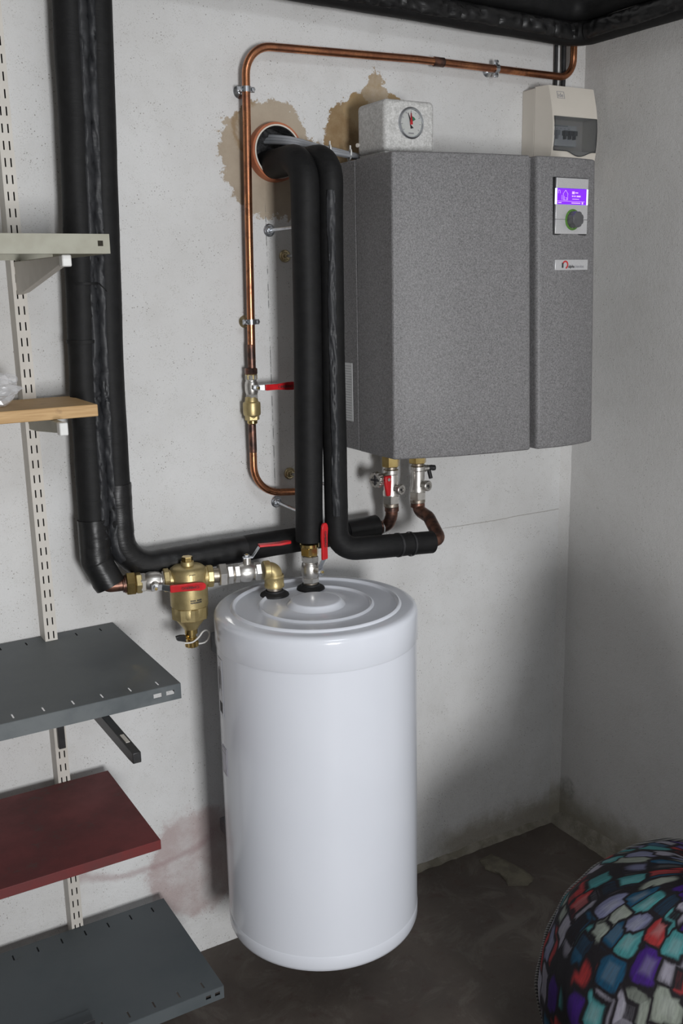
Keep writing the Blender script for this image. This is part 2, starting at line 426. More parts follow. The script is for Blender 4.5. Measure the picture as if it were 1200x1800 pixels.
def sheet(us, vs, holes, fn):
    # flat sheet on a (u,v) grid with rectangular holes
    us = sorted(set(us + [h[i] for h in holes for i in (0, 1)])); vs = sorted(set(vs + [h[i] for h in holes for i in (2, 3)]))
    mb = MB(); n = len(us)
    mb.v = [V3(fn(u, v)) for v in vs for u in us]
    for j in range(len(vs) - 1):
        for i in range(n - 1):
            cu = (us[i] + us[i + 1]) / 2; cv = (vs[j] + vs[j + 1]) / 2
            if any(h[0] < cu < h[1] and h[2] < cv < h[3] for h in holes): continue
            a = j * n + i; mb.f.append((a, a + 1, a + n + 1, a + n))
    return mb
def solid(o, th, off=1):
    m = o.modifiers.new('thick', 'SOLIDIFY'); m.thickness = th; m.offset = off; return o

# ================================================================== THE ROOM
HX, HZ, HR = -.804, 1.705, .0535
XL, YF, ZC = -3.6, -3.52, 2.55
def struct(o): o['kind'] = 'structure'; return o
struct(MB().box(XL - .1, .15, YF - .1, .25, -.1, 0).build('floor', M['floor'], smooth=0))
mb = MB(); K0, K1, K2, K3 = -1.35, -.65, -2.35, -1.65  # ceiling opening made for the added rooflight fill
mb.box(XL - .1, K0, YF - .1, .25, ZC, ZC + .1).box(K1, .15, YF - .1, .25, ZC, ZC + .1).box(K0, K1, YF - .1, K2, ZC, ZC + .1).box(K0, K1, K3, .25, ZC, ZC + .1)
struct(mb.build('ceiling', M['ceiling'], smooth=0))
# back wall with the round core hole
mb = MB(); n = 48; q = .12
circ = [(HX + HR * math.cos(2 * PI * j / n), HZ + HR * math.sin(2 * PI * j / n)) for j in range(n)]
def sq(j):
    a = 2 * PI * j / n; c, s_ = math.cos(a), math.sin(a); k = q / max(abs(c), abs(s_)); return (HX + c * k, HZ + s_ * k)
sqr = [sq(j) for j in range(n)]
mb.add([(x, 0, z) for x, z in circ] + [(x, 0, z) for x, z in sqr], [(j, (j + 1) % n, n + (j + 1) % n, n + j) for j in range(n)])
mb.add([(x, 0, z) for x, z in circ] + [(x, .22, z) for x, z in circ], [(j, (j + 1) % n, n + (j + 1) % n, n + j) for j in range(n)])
for (x0, x1, z0, z1) in ((XL, HX - q, 0, ZC), (HX + q, 0, 0, ZC), (HX - q, HX + q, 0, HZ - q), (HX - q, HX + q, HZ + q, ZC)):
    mb.add([(x0, 0, z0), (x1, 0, z0), (x1, 0, z1), (x0, 0, z1)], [(0, 1, 2, 3)])
mb.add([(XL - .1, .22, 0), (.15, .22, 0), (.15, .22, ZC), (XL - .1, .22, ZC)], [(0, 1, 2, 3)])
struct(mb.build('wall_back', M['wall_back'], smooth=0, fix=False))
struct(MB().box(0, .15, YF, 0.0, 0, ZC).build('wall_right', M['wall_side'], smooth=0))
struct(MB().box(XL - .1, XL, YF, 0, 0, ZC).build('wall_left', M['block'], smooth=0))
mb = MB()
D0, D1, DS, DH = -1.79, -1.29, .775, 1.425  # opening for the assumed window, sized to its light
mb.box(XL, D0, YF - .12, YF, 0, ZC).box(D1, 0, YF - .12, YF, 0, ZC).box(D0, D1, YF - .12, YF, DH, ZC).box(D0, D1, YF - .12, YF, 0, DS)
struct(mb.build('wall_front', M['block'], smooth=0))

def rough_strip(pts_fn, n, prof, jit, seed):
    mb = MB(); m = len(prof)
    for i in range(n + 1):
        for k, (a, b) in enumerate(prof):
            d = noise.noise(V3((i * .37, k * 3.1, seed))) * jit + noise.noise(V3((i * 1.3, k * 2.1, seed + 9))) * jit * .5
            e = 0 if k in (0, m - 1) else d
            mb.v.append(V3(pts_fn(i / n, a + (d if k in (0,) else e), b + (d if k == m - 1 else e))))
    for i in range(n):
        for k in range(m - 1):
            a = i * m + k; mb.f.append((a, a + 1, a + m + 1, a + m))
    return mb
# mortar fillet along the foot of the right wall, the back wall and up the corner
struct(rough_strip(lambda t, a, b: (-a, -.0 - t * 1.6, b), 90, [(.026, 0.0), (.02, .006), (.012, .018), (.004, .034), (-.002, .04)], .006, 1).build('trim_1', M['mortar'], smooth=60))
struct(rough_strip(lambda t, a, b: (-.62 + t * .62, -a, b), 50, [(.012, 0.0), (.009, .004), (.005, .01), (-.002, .016)], .004, 4).build('trim_2', M['mortar'], smooth=60))
struct(rough_strip(lambda t, a, b: (-b, -a, t * ZC), 80, [(.02, -.002), (.014, .003), (.009, .008), (.004, .016), (-.002, .024)], .0022, 7).build('trim_3', M['wall_side'], smooth=70))
# flat lump of mortar trodden onto the floor
mb = MB(); poly = [(-.305, -.05), (-.262, -.046), (-.248, -.09), (-.238, -.15), (-.235, -.185), (-.27, -.2), (-.31, -.178), (-.30, -.13), (-.315, -.09)]
cx, cy = -.273, -.12
rr = []
for k, (sc, z) in enumerate(((1.0, 0.0005), (.93, .005), (.7, .007), (.3, .009))):
    rr.append([])
    for i in range(36):
        u = i / 36 * len(poly); a = poly[int(u) % len(poly)]; b = poly[(int(u) + 1) % len(poly)]; fr = u - int(u)
        x = a[0] + (b[0] - a[0]) * fr; y = a[1] + (b[1] - a[1]) * fr
        j = noise.noise(V3((i * .9, k * 1.7, 3))) * .006
        rr[-1].append(V3((cx + (x - cx) * sc + j, cy + (y - cy) * sc - j, z + (abs(j) * .5 if k else 0))))
tag(mb.rings(rr).build('mortar_patch', M['mortar_floor'], smooth=60), 'flat patch of old mortar stuck to the dark floor near the corner', 'mortar patch')

# ================================================================== SHELVING
RX0, RX1, RD = -1.336, -1.313, .038
t = thing('shelf_upright', 'tall cream slotted shelving upright fixed to the wall at the left', 'shelf upright', (-1.3245, 0, .17))
holes = []
z = .185
while z < 2.2:
    for u in (.0055, .0150): holes.append((u, u + .0024, z, z + .0145))
    z += .0272
mb = sheet([0.0, .023], [.17, 2.3], holes, lambda u, v: (RX0 + u, -RD, v))
solid(mb.build('slotted_face', M['rail_paint'], t, smooth=0, world=True), .0016)
MB().box(RX0, RX0 + .0016, -RD + .0002, 0, .17, 2.3).box(RX1 - .0016, RX1, -RD + .0002, 0, .17, 2.3).build('channel_sides', M['rail_paint'], t, smooth=0, world=True)
MB().box(RX0 + .0016, RX1 - .0016, -RD + .014, -RD + .015, .17, 2.3).build('channel_shadow_back', M['ink'], t, smooth=0, world=True).name = 'channel_shade'  # dark strip standing in for the shade behind the slots

def bracket(label, z, L, h0, h1, mat, capmat, w=.011, hook=None):
    xc = (RX0 + RX1) / 2
    t = thing('shelf_bracket', label, 'shelf bracket', (xc, -RD, z), 'brackets hooked into the upright')
    poly = [(RD, 0), (L, 0), (L, -h1), (L - .02, -h1 - .002), (RD + .05, -h0 * .93), (RD, -h0)]
    MB().prism(poly, (xc - w / 2, 0, z), (0, -1, 0), (0, 0, 1), (1, 0, 0), w).build('arm', mat, t, bevel=.0012, world=True)
    if capmat: MB().box(xc - w / 2 - .0015, xc + w / 2 + .0015, -L - .006, -L + .012, z - h1 - .004, z + .001).build('end_cap', capmat, t, bevel=.002, world=True)
    if hook: MB().box(xc - w / 2, xc + w / 2, -RD - .012, -RD, z - hook, z - h0 + .004).build('hook', mat, t, bevel=.001, world=True)
    return t
bracket('pale grey bracket with white end cap under the beige metal shelf', 1.499, .345, .056, .012, M['rail_paint'], M['white_plastic'])
bracket('pale grey bracket with white end cap under the wooden shelf', 1.238 + .004, .25, .034, .016, M['beige_paint'], M['white_plastic'])
bb = bracket('long black bracket poking out below the grey metal shelf', .7795, .515, .03, .017, M['black_plastic'], None, .013, .19)
MB().box(-1.3275, -1.3215, -.475, -.445, .7795 - .0005, .7795 + .0008).build('slot', M['rail_paint'], bb, smooth=0, world=True)
bracket('short dark bracket hidden under the red shelf', .497, .25, .035, .014, M['black_plastic'], None)
bracket('short dark bracket hidden under the lowest grey shelf', .166, .25, .02, .012, M['black_plastic'], None)

def metal_shelf(label, x1, y0, y1, z, h, mat, slots, fholes, x0=-2.3):
    # y0 = wall side, y1 = front; folded flanges on all sides
    t = thing('steel_shelf', label, 'shelf', ((x0 + x1) / 2, y0, z - h), 'shelves on the upright')
    hl = []
    if slots:
        k = 0; x = x1 - .035
        while x > x0 + .05:
            hl.append((x, x + .003, y1 + .012, y1 + .030)); hl.append((x, x + .003, y0 - .034, y0 - .016)); x -= .047; k += 1
    mb = sheet([x0, x1], [y1, y0], hl, lambda u, v: (u, v, z))
    solid(mb.build('top_sheet', mat, t, smooth=0, world=True), .0012, -1)
    fl = [(x1 - b, x1 - a, z - h * .62, z - h * .34) for a, b in fholes]
    mb = sheet([x0, x1], [z - h, z - .0005], fl, lambda u, v: (u, y1, v))
    solid(mb.build('front_flange', mat, t, smooth=0, world=True), .0012, 0)
    MB().box(x1 - .0012, x1, y1, y0, z - h, z - .0005).build('end_flange', mat, t, smooth=0, world=True)
    MB().box(x0, x1, y0 - .0012, y0, z - h, z - .0005).build('rear_flange', mat, t, smooth=0, world=True)
    MB().box(x0, x1, y1 + .0012, y1 + .014, z - h, z - h + .0012).build('return_lip', mat, t, smooth=0, world=True)
    return t
metal_shelf('beige painted metal shelf, the topmost, with a bolt hole at its end', -1.262, -.04, -.36, 1.529, .028, M['beige_paint'], False, [(.010, .018)])
metal_shelf('grey metal shelf with rows of slots, just below the brass filter', -1.195, -.005, -.365, .807, .027, M['grey_steel'], True, [(.012, .026), (.034, .048)])
metal_shelf('dusty dark grey metal shelf, the lowest one near the floor', -1.142, -.04, -.352, .192, .026, M['dark_steel'], True, [(.008, .018), (.026, .036)])
t = thing('wooden_shelf', 'narrow bare wooden shelf board on a pale bracket', 'shelf', (-1.7, -.02, 1.2425), 'shelves on the upright')
MB().box(-2.3, -1.252, -.205, -.04, 1.2425, 1.2625).build('board', M['wood'], t, bevel=.0015, world=True)
t = thing('red_shelf', 'worn dark red painted shelf board above the lowest shelf', 'shelf', (-1.7, -.02, .4975), 'shelves on the upright')
MB().box(-2.3, -1.238, -.338, -.04, .4975, .5155).build('board', M['red_board'], t, bevel=.001, world=True)

# crumpled clear bag on the wooden board
bm = bmesh.new(); bmesh.ops.create_icosphere(bm, subdivisions=4, radius=1.0)
for v in bm.verts:
    p = v.co.copy(); k = .75 + .5 * noise.noise(p * 1.6) + .28 * abs(noise.noise(p * 4.1))
    sx = max(0.0, p.x)
    v.co = V3((p.x * .062 * k, p.y * .045 * k, max(-.9, p.z) * (.032 - .022 * sx) * k))
zmin = min(v.co.z for v in bm.verts)
me = bpy.data.meshes.new('plastic_bag'); bm.to_mesh(me); bm.free(); me.materials.append(M['clear_film'])
o = bpy.data.objects.new('plastic_bag', me); COL.objects.link(o); o.location = (-1.40, -.125, 1.263 - zmin)
tag(o, 'crumpled clear plastic bag lying on the wooden shelf', 'plastic bag')
# folded steel offcut at the edge of the lowest shelf
t = thing('steel_offcut', 'small dark folded steel piece lying on the lowest shelf', 'metal offcut', (-1.44, -.30, .192))
MB().box(-1.50, -1.375, -.325, -.285, .1925, .1945).build('plate', M['dark_steel'], t, smooth=0, world=True, bevel=.0005)
MB().box(-1.50, -1.375, -.327, -.325, .1925, .205).build('lip', M['black_plastic'], t, smooth=0, world=True, bevel=.0005)

# ================================================================== INSULATED PIPES
def foam(name, pts, r, parent, mat=None, seed=0.0, wob=.05, ref=(0, -1, 0), ridge=.02, n=28):
    fr = frames(pts, ref); rr = []
    s = 0.0
    for i, (p, tn, a, b) in enumerate(fr):
        if i: s += (p - fr[i - 1][0]).length
        ring = []
        for j in range(n):
            th = 2 * PI * j / n
            k = 1 + wob * noise.noise(V3((s * 9, math.cos(th) * .7 + seed, math.sin(th) * .7)))
            k += ridge * max(0, noise.noise(V3((s * 90, math.cos(th) * 1.6 + seed * 2, math.sin(th) * 1.6))))
            ring.append(p + (a * math.cos(th) + b * math.sin(th)) * r * k)
        rr.append(ring)
    return MB().rings(rr).build(name, mat or M['foam'], parent, smooth=60, world=True, fix=True)
def tape(name, pts, r, parent, th0, th1, mat=None, seed=0.0, ref=(0, -1, 0), ridge=.0036, m=12, wav=.12):
    fr = frames(pts, ref); mb = MB(); s = 0.0
    for i, (p, tn, a, b) in enumerate(fr):
        if i: s += (p - fr[i - 1][0]).length
        for j in range(m + 1):
            u = j / m
            w0 = th0 + wav * noise.noise(V3((s * 12, seed, 1))); w1 = th1 + wav * noise.noise(V3((s * 12, seed, 7)))
            th = w0 + (w1 - w0) * u
            e = math.sin(PI * u) ** .5 if 0 < u < 1 else 0
            wr = 1.0 - 1.1 * max(0.0, 1 - abs(noise.noise(V3((s * 55 + u * .6, u * .8, seed * 3)))) * 7) - .8 * max(0.0, 1 - abs(noise.noise(V3((s * 23 - u * .5, u * 1.2, seed)))) * 9) + .8 * noise.noise(V3((s * 14, u, seed)))
            rad = r + .0006 + e * (.0012 + ridge * wr)
            if u in (0.0, 1.0): rad = r - .002
            mb.v.append(p + (a * math.cos(th) + b * math.sin(th)) * rad)
    for i in range(len(fr) - 1):
        for j in range(m):
            a_ = i * (m + 1) + j; mb.f.append((a_, a_ + 1, a_ + m + 2, a_ + m + 1))
    return mb.build(name, mat or M['tape'], parent, smooth=50, world=True, fix=False)
def tie(name, p, d, r, mat, parent, w=.0035, th=.0014, tail=None):
    d = V3(d).normalized()
    mb = MB().lathe([(r, -w / 2), (r + th, -w / 2), (r + th, w / 2), (r, w / 2), (r, -w / 2)], p, d, 28, cap=(False, False))
    if tail: mb.tube([V3(p) + V3(q) for q in tail], .0012, 6)
    return mb.build(name, mat, parent, smooth=40, world=True)

TZ = 2.003
# A: comes along the right wall and the top of the back wall, drops on the far left, feeds the brass filter
A = thing('insulated_pipe', 'black insulated pipe, outer left of the pair, dropping to the brass filter', 'insulated pipe', (-1.22, -.06, .95), 'black insulated pipes')
pa = path([(-.062, -1.25, 2.03), (-.062, -.062, 2.032), (-1.205, -.062, 2.06), (-1.212, -.062, 1.74), (-1.232, -.062, 1.26), (-1.236, -.066, 1.0), (-1.236, -.067, .96)], [.05, .06, .5, .8, .2], .007)
foam('insulation', pa, .0265, A, seed=1.3, wob=.07)
ve = [p for p in pa if p.z < 1.97 and p.x < -1.1]
tape('seam_tape', ve, .0265, A, -.30, -1.25, seed=2.0)
tie('binding_tie', (-1.220, -.064, 1.46), (0, 0, 1), .0275, M['foam'], A, .004, .0012, [(.022, -.022, 0), (.034, -.020, -.012), (.046, -.016, -.028)])
tie('binding_tie', (-1.228, -.064, 1.36), (0, 0, 1), .0275, M['foam'], A, .006)
hp = [p for p in pa if p.z > 1.99 and p.x > -.95 and p.y > -.8]
foam('bottom_wrap', path([(-1.2365, -.066, 1.035), (-1.2365, -.069, .955), (-1.216, -.0795, .908)], .03, .006), .0285, A, M['tape_dark'], 3.3, .06, ridge=.07)
ce = path([(-1.234, -.072, .94), (-1.226, -.078, .9065), (-1.180, -.0885, .9065)], .016, .004)
MB().tube(ce, .0125, 18).build('copper_elbow', M['copper_dark'], A, world=True)
MB().lathe([(.0125, 0), (.0145, .001), (.0145, .012), (.0125, .013)], (-1.196, -.0865, .906), (1, -.2, .0), 18).build('solder_socket', M['copper_dark'], A, world=True)

B = thing('insulated_pipe', 'black insulated pipe, inner left of the pair, turning right along the wall to the boiler', 'insulated pipe', (-1.17, -.06, .93), 'black insulated pipes')
pb = path([(-.054, -1.25, 1.978), (-.054, -.056, 1.981), (-1.155, -.056, 2.003), (-1.166, -.060, 1.74), (-1.183, -.060, 1.26), (-1.187, -.060, .93), (-1.05, -.060, .930), (-.797, -.060, .930), (-.612, -.060, .929)], [.05, .045, .5, .8, .085, 0, 0], .007)
foam('insulation', pb, .0255, B, seed=5.1, wob=.07)
ve = [p for p in pb if .95 < p.z < 1.93 and p.x < -1.1]
tape('seam_tape', ve, .0255, B, 1.35, .35, seed=6.0)
i0 = next(i for i, p in enumerate(pb) if p.x < -1.1 and p.z < 1.10)
foam('bend_wrap', [p for p in pb[i0:] if p.x < -.93], .0268, B, M['tape_dark'], 8.0, .05, ridge=.06)
foam('end_wrap', [p for p in pb[-12:]], .0272, B, M['tape_dark'], 8.7, .05, ridge=.05)
tp = [p for p in pb if -1.0 < p.x < -.075 and p.y > -.075 and p.z > 1.9]
tape('top_seam_tape', tp, .0257, B, -.75, .75, M['tape_dark'], 9.0, ridge=.006)
tp = [p for p in pb if p.x > -.065 and -.7 < p.y < -.085 and p.z > 1.9]
tape('side_seam_tape', tp, .0257, B, -.75, .75, M['tape_dark'], 9.9, ref=(-1, 0, 0), ridge=.004)
ce = path([(-.622, -.06, .929), (-.586, -.068, .929), (-.589, -.088, .958), (-.590, -.09, .992)], [.022, .03], .004)
MB().tube(ce, .0135, 18).build('copper_elbow', M['copper_dark'], B, world=True)
MB().lathe([(.0135, 0), (.0155, .001), (.0155, .012), (.0135, .013)], (-.590, -.09, .968), (0, 0, 1), 18).build('solder_socket', M['copper_dark'], B, world=True)
tie('cable_tie', (-.598, -.0655, .929), (1, -.25, 0), .0138, M['white_plastic'], B, .003, .001)

# P1: from the wall sleeve straight down to the tank valve
P1 = thing('insulated_pipe', 'black insulated pipe dropping straight down to the top of the white tank', 'insulated pipe', (-.829, -.153, .955), 'black insulated pipes')
p1 = path([(-.812, .17, 1.681), (-.817, -.153, 1.681), (-.820, -.153, 1.36), (-.829, -.153, .952)], [.055, .5], .007)
foam('insulation', p1, .0275, P1, seed=11.0, wob=.035, ridge=.0, ref=(0, 0, 1))
# P2: beside it, elbows right under the boiler
P2 = thing('insulated_pipe', 'black insulated pipe bending right under the boiler to its right hand valve', 'insulated pipe', (-.777, -.17, .93), 'black insulated pipes')
p2 = path([(-.786, .17, 1.685), (-.774, -.172, 1.683), (-.777, -.172, 1.36), (-.779, -.176, .930), (-.700, -.200, .929), (-.565, -.202, .920)], [.05, .5, .09, .2], .007)
foam('insulation', p2, .0235, P2, seed=14.0, wob=.05, ref=(0, 0, 1))
ve = [p for p in p2 if 1.0 < p.z < 1.62 and p.y < -.15]
tape('seam_tape', ve, .0235, P2, .85, .15, seed=15.0, ridge=.0028)
tie('binding_tie', (-.648, -.2005, .9255), (1, 0, -.06), .0243, M['black_plastic'], P2, .005, .001)
tie('binding_tie', (-.618, -.2012, .9235), (1, 0, -.06), .0243, M['black_plastic'], P2, .004, .0016)
ce = path([(-.572, -.202, .9205), (-.541, -.200, .922), (-.524, -.135, .955), (-.5215, -.092, .962), (-.5215, -.09, .992)], [.02, .03, .02], .004)
MB().tube(ce, .0135, 18).build('copper_elbow', M['copper_dark'], P2, world=True)
MB().lathe([(.0135, 0), (.016, .001), (.0155, .012), (.0135, .013)], (-.5215, -.09, .968), (0, 0, 1), 18).build('solder_socket', M['copper_dark'], P2, world=True)

# ================================================================== WALL SLEEVE AND CABLES
t = thing('wall_sleeve', 'orange plastic drain pipe sleeve set into the stained wall', 'pipe sleeve', (HX, 0, HZ))
MB().lathe([(.0485, .19), (.0485, -.022), (.0545, -.022), (.0555, -.018), (.0555, .004), (.0525, .004), (.0525, .19)], (HX, 0, HZ), (0, 1, 0), 48, (False, False)).build('sleeve', M['terracotta'], t, world=True)
MB().lathe([(.0478, -.0225), (.0478, -.0235), (.0505, -.0235), (.0505, -.0225)], (HX, 0, HZ), (0, 1, 0), 48, (False, False)).build('cut_rim', M['cream'], t, world=True)
mb = MB(); rr = []
for k in range(10):
    rad = .0465 * (1 - k / 9.6)
    rr.append([V3((HX + rad * math.cos(a), 0.012 + .014 * noise.noise(V3((math.cos(a) * rad * 60, math.sin(a) * rad * 60, 2))), HZ + rad * math.sin(a))) for a in [2 * PI * j / 40 for j in range(40)]])
mb.rings(rr, (False, True)).build('packing', M['cavity'], t, world=True)
MB().lathe([(.0484, -.020), (.0468, -.020), (.0460, .02), (.0460, .16), (.0484, .16)], (HX, 0, HZ), (0, 1, 0), 48, (False, False)).build('lining', M['cavity'], t, world=True)
cb = [(-.815, .05, 1.735), (-.80, -.005, 1.728), (-.775, -.035, 1.722), (-.735, -.058, 1.710), (-.69, -.062, 1.7035), (-.645, -.056, 1.699), (-.60, -.048, 1.6965)]
def smooth_path(P, n=40):
    P = [V3(p) for p in P]; P = [P[0]] + P + [P[-1]]; out = []
    for i in range(1, len(P) - 2):
        m = max(2, n // (len(P) - 3))
        for k in range(m):
            u = k / m; a, b, c, d = P[i - 1:i + 3]
            out.append(.5 * ((2 * b) + (c - a) * u + (2 * a - 5 * b + 4 * c - d) * u * u + (3 * b - a - 3 * c + d) * u ** 3))
    return out + [P[-2]]
clab = ['topmost grey cable', 'second grey cable from the top', 'lowest, frontmost grey cable', 'rearmost grey cable']
for k, (oy, oz) in enumerate(((.001, .0085), (-.005, .0012), (-.0085, -.0062), (.004, -.0045))):
    pp = [V3(p) + V3((0, oy * (1 if i else 2), oz * (1.0 - .12 * i) + .0025 * (i == len(cb) - 1))) for i, p in enumerate(cb)]
    o = MB().tube(smooth_path(pp), .0036, 10).build('grey_cable', M['cable_grey'], smooth=60)
    tag(o, clab[k] + ' of the bundle from the wall sleeve to the boiler', 'cable', 'grey cables from the wall sleeve')
for p in ((-.712, -.062, 1.7062), (-.664, -.060, 1.7005)):
    mb = MB().lathe([(.0112, -.0013), (.0122, -.0013), (.0122, .0013), (.0112, .0013), (.0112, -.0013)], p, (.9, -.25, -.12), 20, (False, False))
    mb.box(p[0] - .001, p[0] + .001, p[1] - .004, p[1] - .001, p[2] + .010, p[2] + .018)
    tag(mb.build('cable_tie', M['white_plastic'], smooth=40), 'white cable tie on the grey cables, %s' % ('nearer the sleeve' if p[0] < -.69 else 'nearer the boiler'), 'cable tie', 'white cable ties')

# ================================================================== BOILER (hydraulic unit)
UX0, UX1, UZ0, UZ1 = -.682, -.208, 1.112, 1.687
U = thing('boiler_unit', 'dark grey speckled heat pump unit with lit violet display on the wall', 'boiler', (-.445, 0, UZ0))
def bulge(x):
    pts = [(0, 0), (.06, .02), (.12, .037), (.2, .050), (.29, .060), (.36, .068), (.40, .067), (.44, .06), (.474, .052)]
    u = x - UX0
    for (a, fa), (b, fb) in zip(pts, pts[1:]):
        if u <= b: return fa + (fb - fa) * max(0, (u - a)) / (b - a)
    return pts[-1][1]
def front_y(x, z): return -(.238 + bulge(x) * (1.18 - .36 * (z - UZ0) / (UZ1 - UZ0)))
G0, G1 = -.390, -.377
def cover_profile(x0, x1, z, r0, r1, yb):
    # closed plan outline from rear-left to rear-right through the bulged front
    P = [(x0, yb)]
    for k in range(7):
        a = k / 6 * PI / 2; x = x0 + r0 * (1 - math.cos(a)); P.append((x, front_y(x0 + r0, z) + r0 * (1 - math.sin(a))))
    for k in range(1, 14):
        x = x0 + r0 + (x1 - r1 - x0 - r0) * k / 14; P.append((x, front_y(x, z)))
    for k in range(7):
        a = k / 6 * PI / 2; x = x1 - r1 * (1 - math.sin(a)); P.append((x, front_y(x1 - r1, z) + r1 * (1 - math.cos(a))))
    P.append((x1, yb)); return P
def cover(name, x0, x1, r0, r1, yb, parent):
    rr = []
    for z, ins in ((UZ0, .004), (UZ0 + .0015, .0012), (UZ0 + .004, 0), (UZ0 + .14, 0), (UZ0 + .29, 0), (UZ0 + .43, 0), (UZ1 - .004, 0), (UZ1 - .0015, .0012), (UZ1, .004)):
        P = cover_profile(x0, x1, z, r0, r1, yb)
        rr.append([V3((min(max(x, x0 + ins), x1 - ins), y + ins if y < yb - .001 else y, z)) for x, y in P])
    return MB().rings(rr).build(name, M['epp'], parent, smooth=50, world=True)
cover('main_cover', UX0, G0, .006, .008, -.112, U)
cover('control_column', G1, UX1, .010, .022, -.112, U)
MB().box(G0 - .002, G1 + .002, -.27, -.112, UZ0 + .003, UZ1 - .003).build('groove', M['epp'], U, world=True)
MB().box(UX0 - .0005, UX1 - .004, -.1105, -.006, UZ0 + .001, UZ1 - .001).build('rear_shell', M['epp'], U, bevel=.003, world=True)
MB().box(UX0 + .004, UX1 - .008, -.115, -.108, UZ0 + .004, UZ1 - .004).build('seam', M['cream'], U, world=True)
MB().box(-.6, -.3, -.006, 0, 1.5, 1.6).build('wall_bracket', M['zinc'], U, world=True)
st = MB().box(UX0 - .0012, UX0 - .0004, -.088, -.046, 1.172, 1.292).build('rating_label', M['paper'], U, world=True, smooth=0)
mb = MB()
for k in range(21):
    z = 1.286 - k * .0054
    mb.box(UX0 - .0015, UX0 - .0011, -.085 + random.random() * .004, -.054 - random.random() * .012, z - .0009, z + .0003)
mb.build('print_lines', M['ink_grey'], st, smooth=0, world=True)
# control panel
cx0, cx1, cz0, cz1 = -.3395, -.247, 1.538, 1.648
ang = math.atan2(front_y(cx1, 1.59) - front_y(cx0, 1.59), cx1 - cx0)
pu = V3((math.cos(ang), math.sin(ang), 0)); pn = V3((pu.y, -pu.x, 0)); po = V3((cx0, front_y(cx0, 1.59) - .0035, cz0)); pv = V3((0, 0, 1))
pw = (cx1 - cx0) / math.cos(ang); ph = cz1 - cz0
def pbox(mb, u0, u1, v0, v1, n0, n1):
    return mb.add([po + pu * u + pv * v + pn * n_ for n_ in (n0, n1) for v in (v0, v1) for u in (u0, u1)], [(0, 2, 3, 1), (4, 5, 7, 6), (0, 1, 5, 4), (2, 6, 7, 3), (0, 4, 6, 2), (1, 3, 7, 5)])
CP = pbox(MB(), 0, pw, 0, ph, -.02, .0012).build('control_panel', M['black_plastic'], U, world=True, bevel=.001)
pbox(MB(), .002, pw - .0015, .002, .0295, 0, .0032).build('lower_plate', M['silver'], CP, world=True, bevel=.0006)
pbox(MB(), .002, pw - .0015, .030, .0585, 0, .0032).build('middle_plate', M['silver'], CP, world=True, bevel=.0006)
pbox(MB(), .002, pw - .0015, .089, ph - .0015, 0, .0032).build('upper_plate', M['silver'], CP, world=True, bevel=.0006)
pbox(MB(), .003, pw - .004, .0585, .0885, 0, .0026).build('screen', M['screen'], CP, world=True, smooth=0)
for u_ in (.0005, pw - .0055): pbox(MB(), u_, u_ + .004, .0585, .0885, 0, .003).build('screen_edge', M['screen_edge'], CP, world=True, smooth=0)
mb = MB(); L = .0006
def seg(u0, v0, u1, v1, th=L):
    a = po + pu * u0 + pv * v0; b = po + pu * u1 + pv * v1; d = (b - a).normalized(); s_ = d.cross(pn) * th / 2
    mb.add([a - s_ + pn * .0026, b - s_ + pn * .0026, b + s_ + pn * .0026, a + s_ + pn * .0026, a - s_ + pn * .0029, b - s_ + pn * .0029, b + s_ + pn * .0029, a + s_ + pn * .0029],
           [(0, 1, 2, 3), (4, 5, 6, 7), (0, 1, 5, 4), (1, 2, 6, 5), (2, 3, 7, 6), (3, 0, 4, 7)])
for s_ in ((.021, .078, .028, .0855), (.028, .0855, .035, .078), (.022, .078, .022, .067), (.034, .078, .034, .067), (.022, .067, .034, .067), (.0245, .067, .0245, .074), (.028, .071, .0315, .071), (.0315, .067, .0315, .071), (.018, .067, .018, .076),
           (.006, .0645, .082, .0645), (.008, .079, .008, .085), (.008, .085, .012, .085), (.012, .085, .013, .082), (.013, .082, .013, .079)): seg(*s_)
for s_ in ((.046, .081, .053, .081, .005), (.055, .081, .063, .081, .002), (.046, .0745, .050, .0745, .0025), (.052, .0745, .056, .0745, .0025), (.059, .0745, .070, .0745, .0028), (.047, .069, .066, .069, .001), (.008, .0615, .017, .0615, .0014), (.045, .0615, .070, .0615, .0016), (.074, .0615, .078, .0615, .004)): seg(*s_)
mb.build('screen_graphics', M['screen_line'], CP, world=True, smooth=0)
kc = po + pu * (.049) + pv * .0295
MB().lathe([(.0205, .003), (.0205, .004), (.0165, .0045), (.0165, .003)], kc, pn, 36, (False, False)).build('knob_ring', M['green_ring'], CP, world=True)
kb = MB(); rr = []
for h, sc in ((.003, 1.0), (.016, .96), (.019, .92), (.020, .80)):
    rr.append([])
    for j in range(48):
        a = 2 * PI * j / 48; r = .0165 * sc * (1 - .10 * (.5 + .5 * math.cos(a * 8)) ** 4)
        rr[-1].append(kc + pn * h + (pu * math.cos(a) + pv * math.sin(a)) * r)
kb.rings(rr).build('knob', simple('grey_knob_plastic', (.10, .10, .105), (.085, .085, .09), 60, .35), CP, world=True, smooth=30)
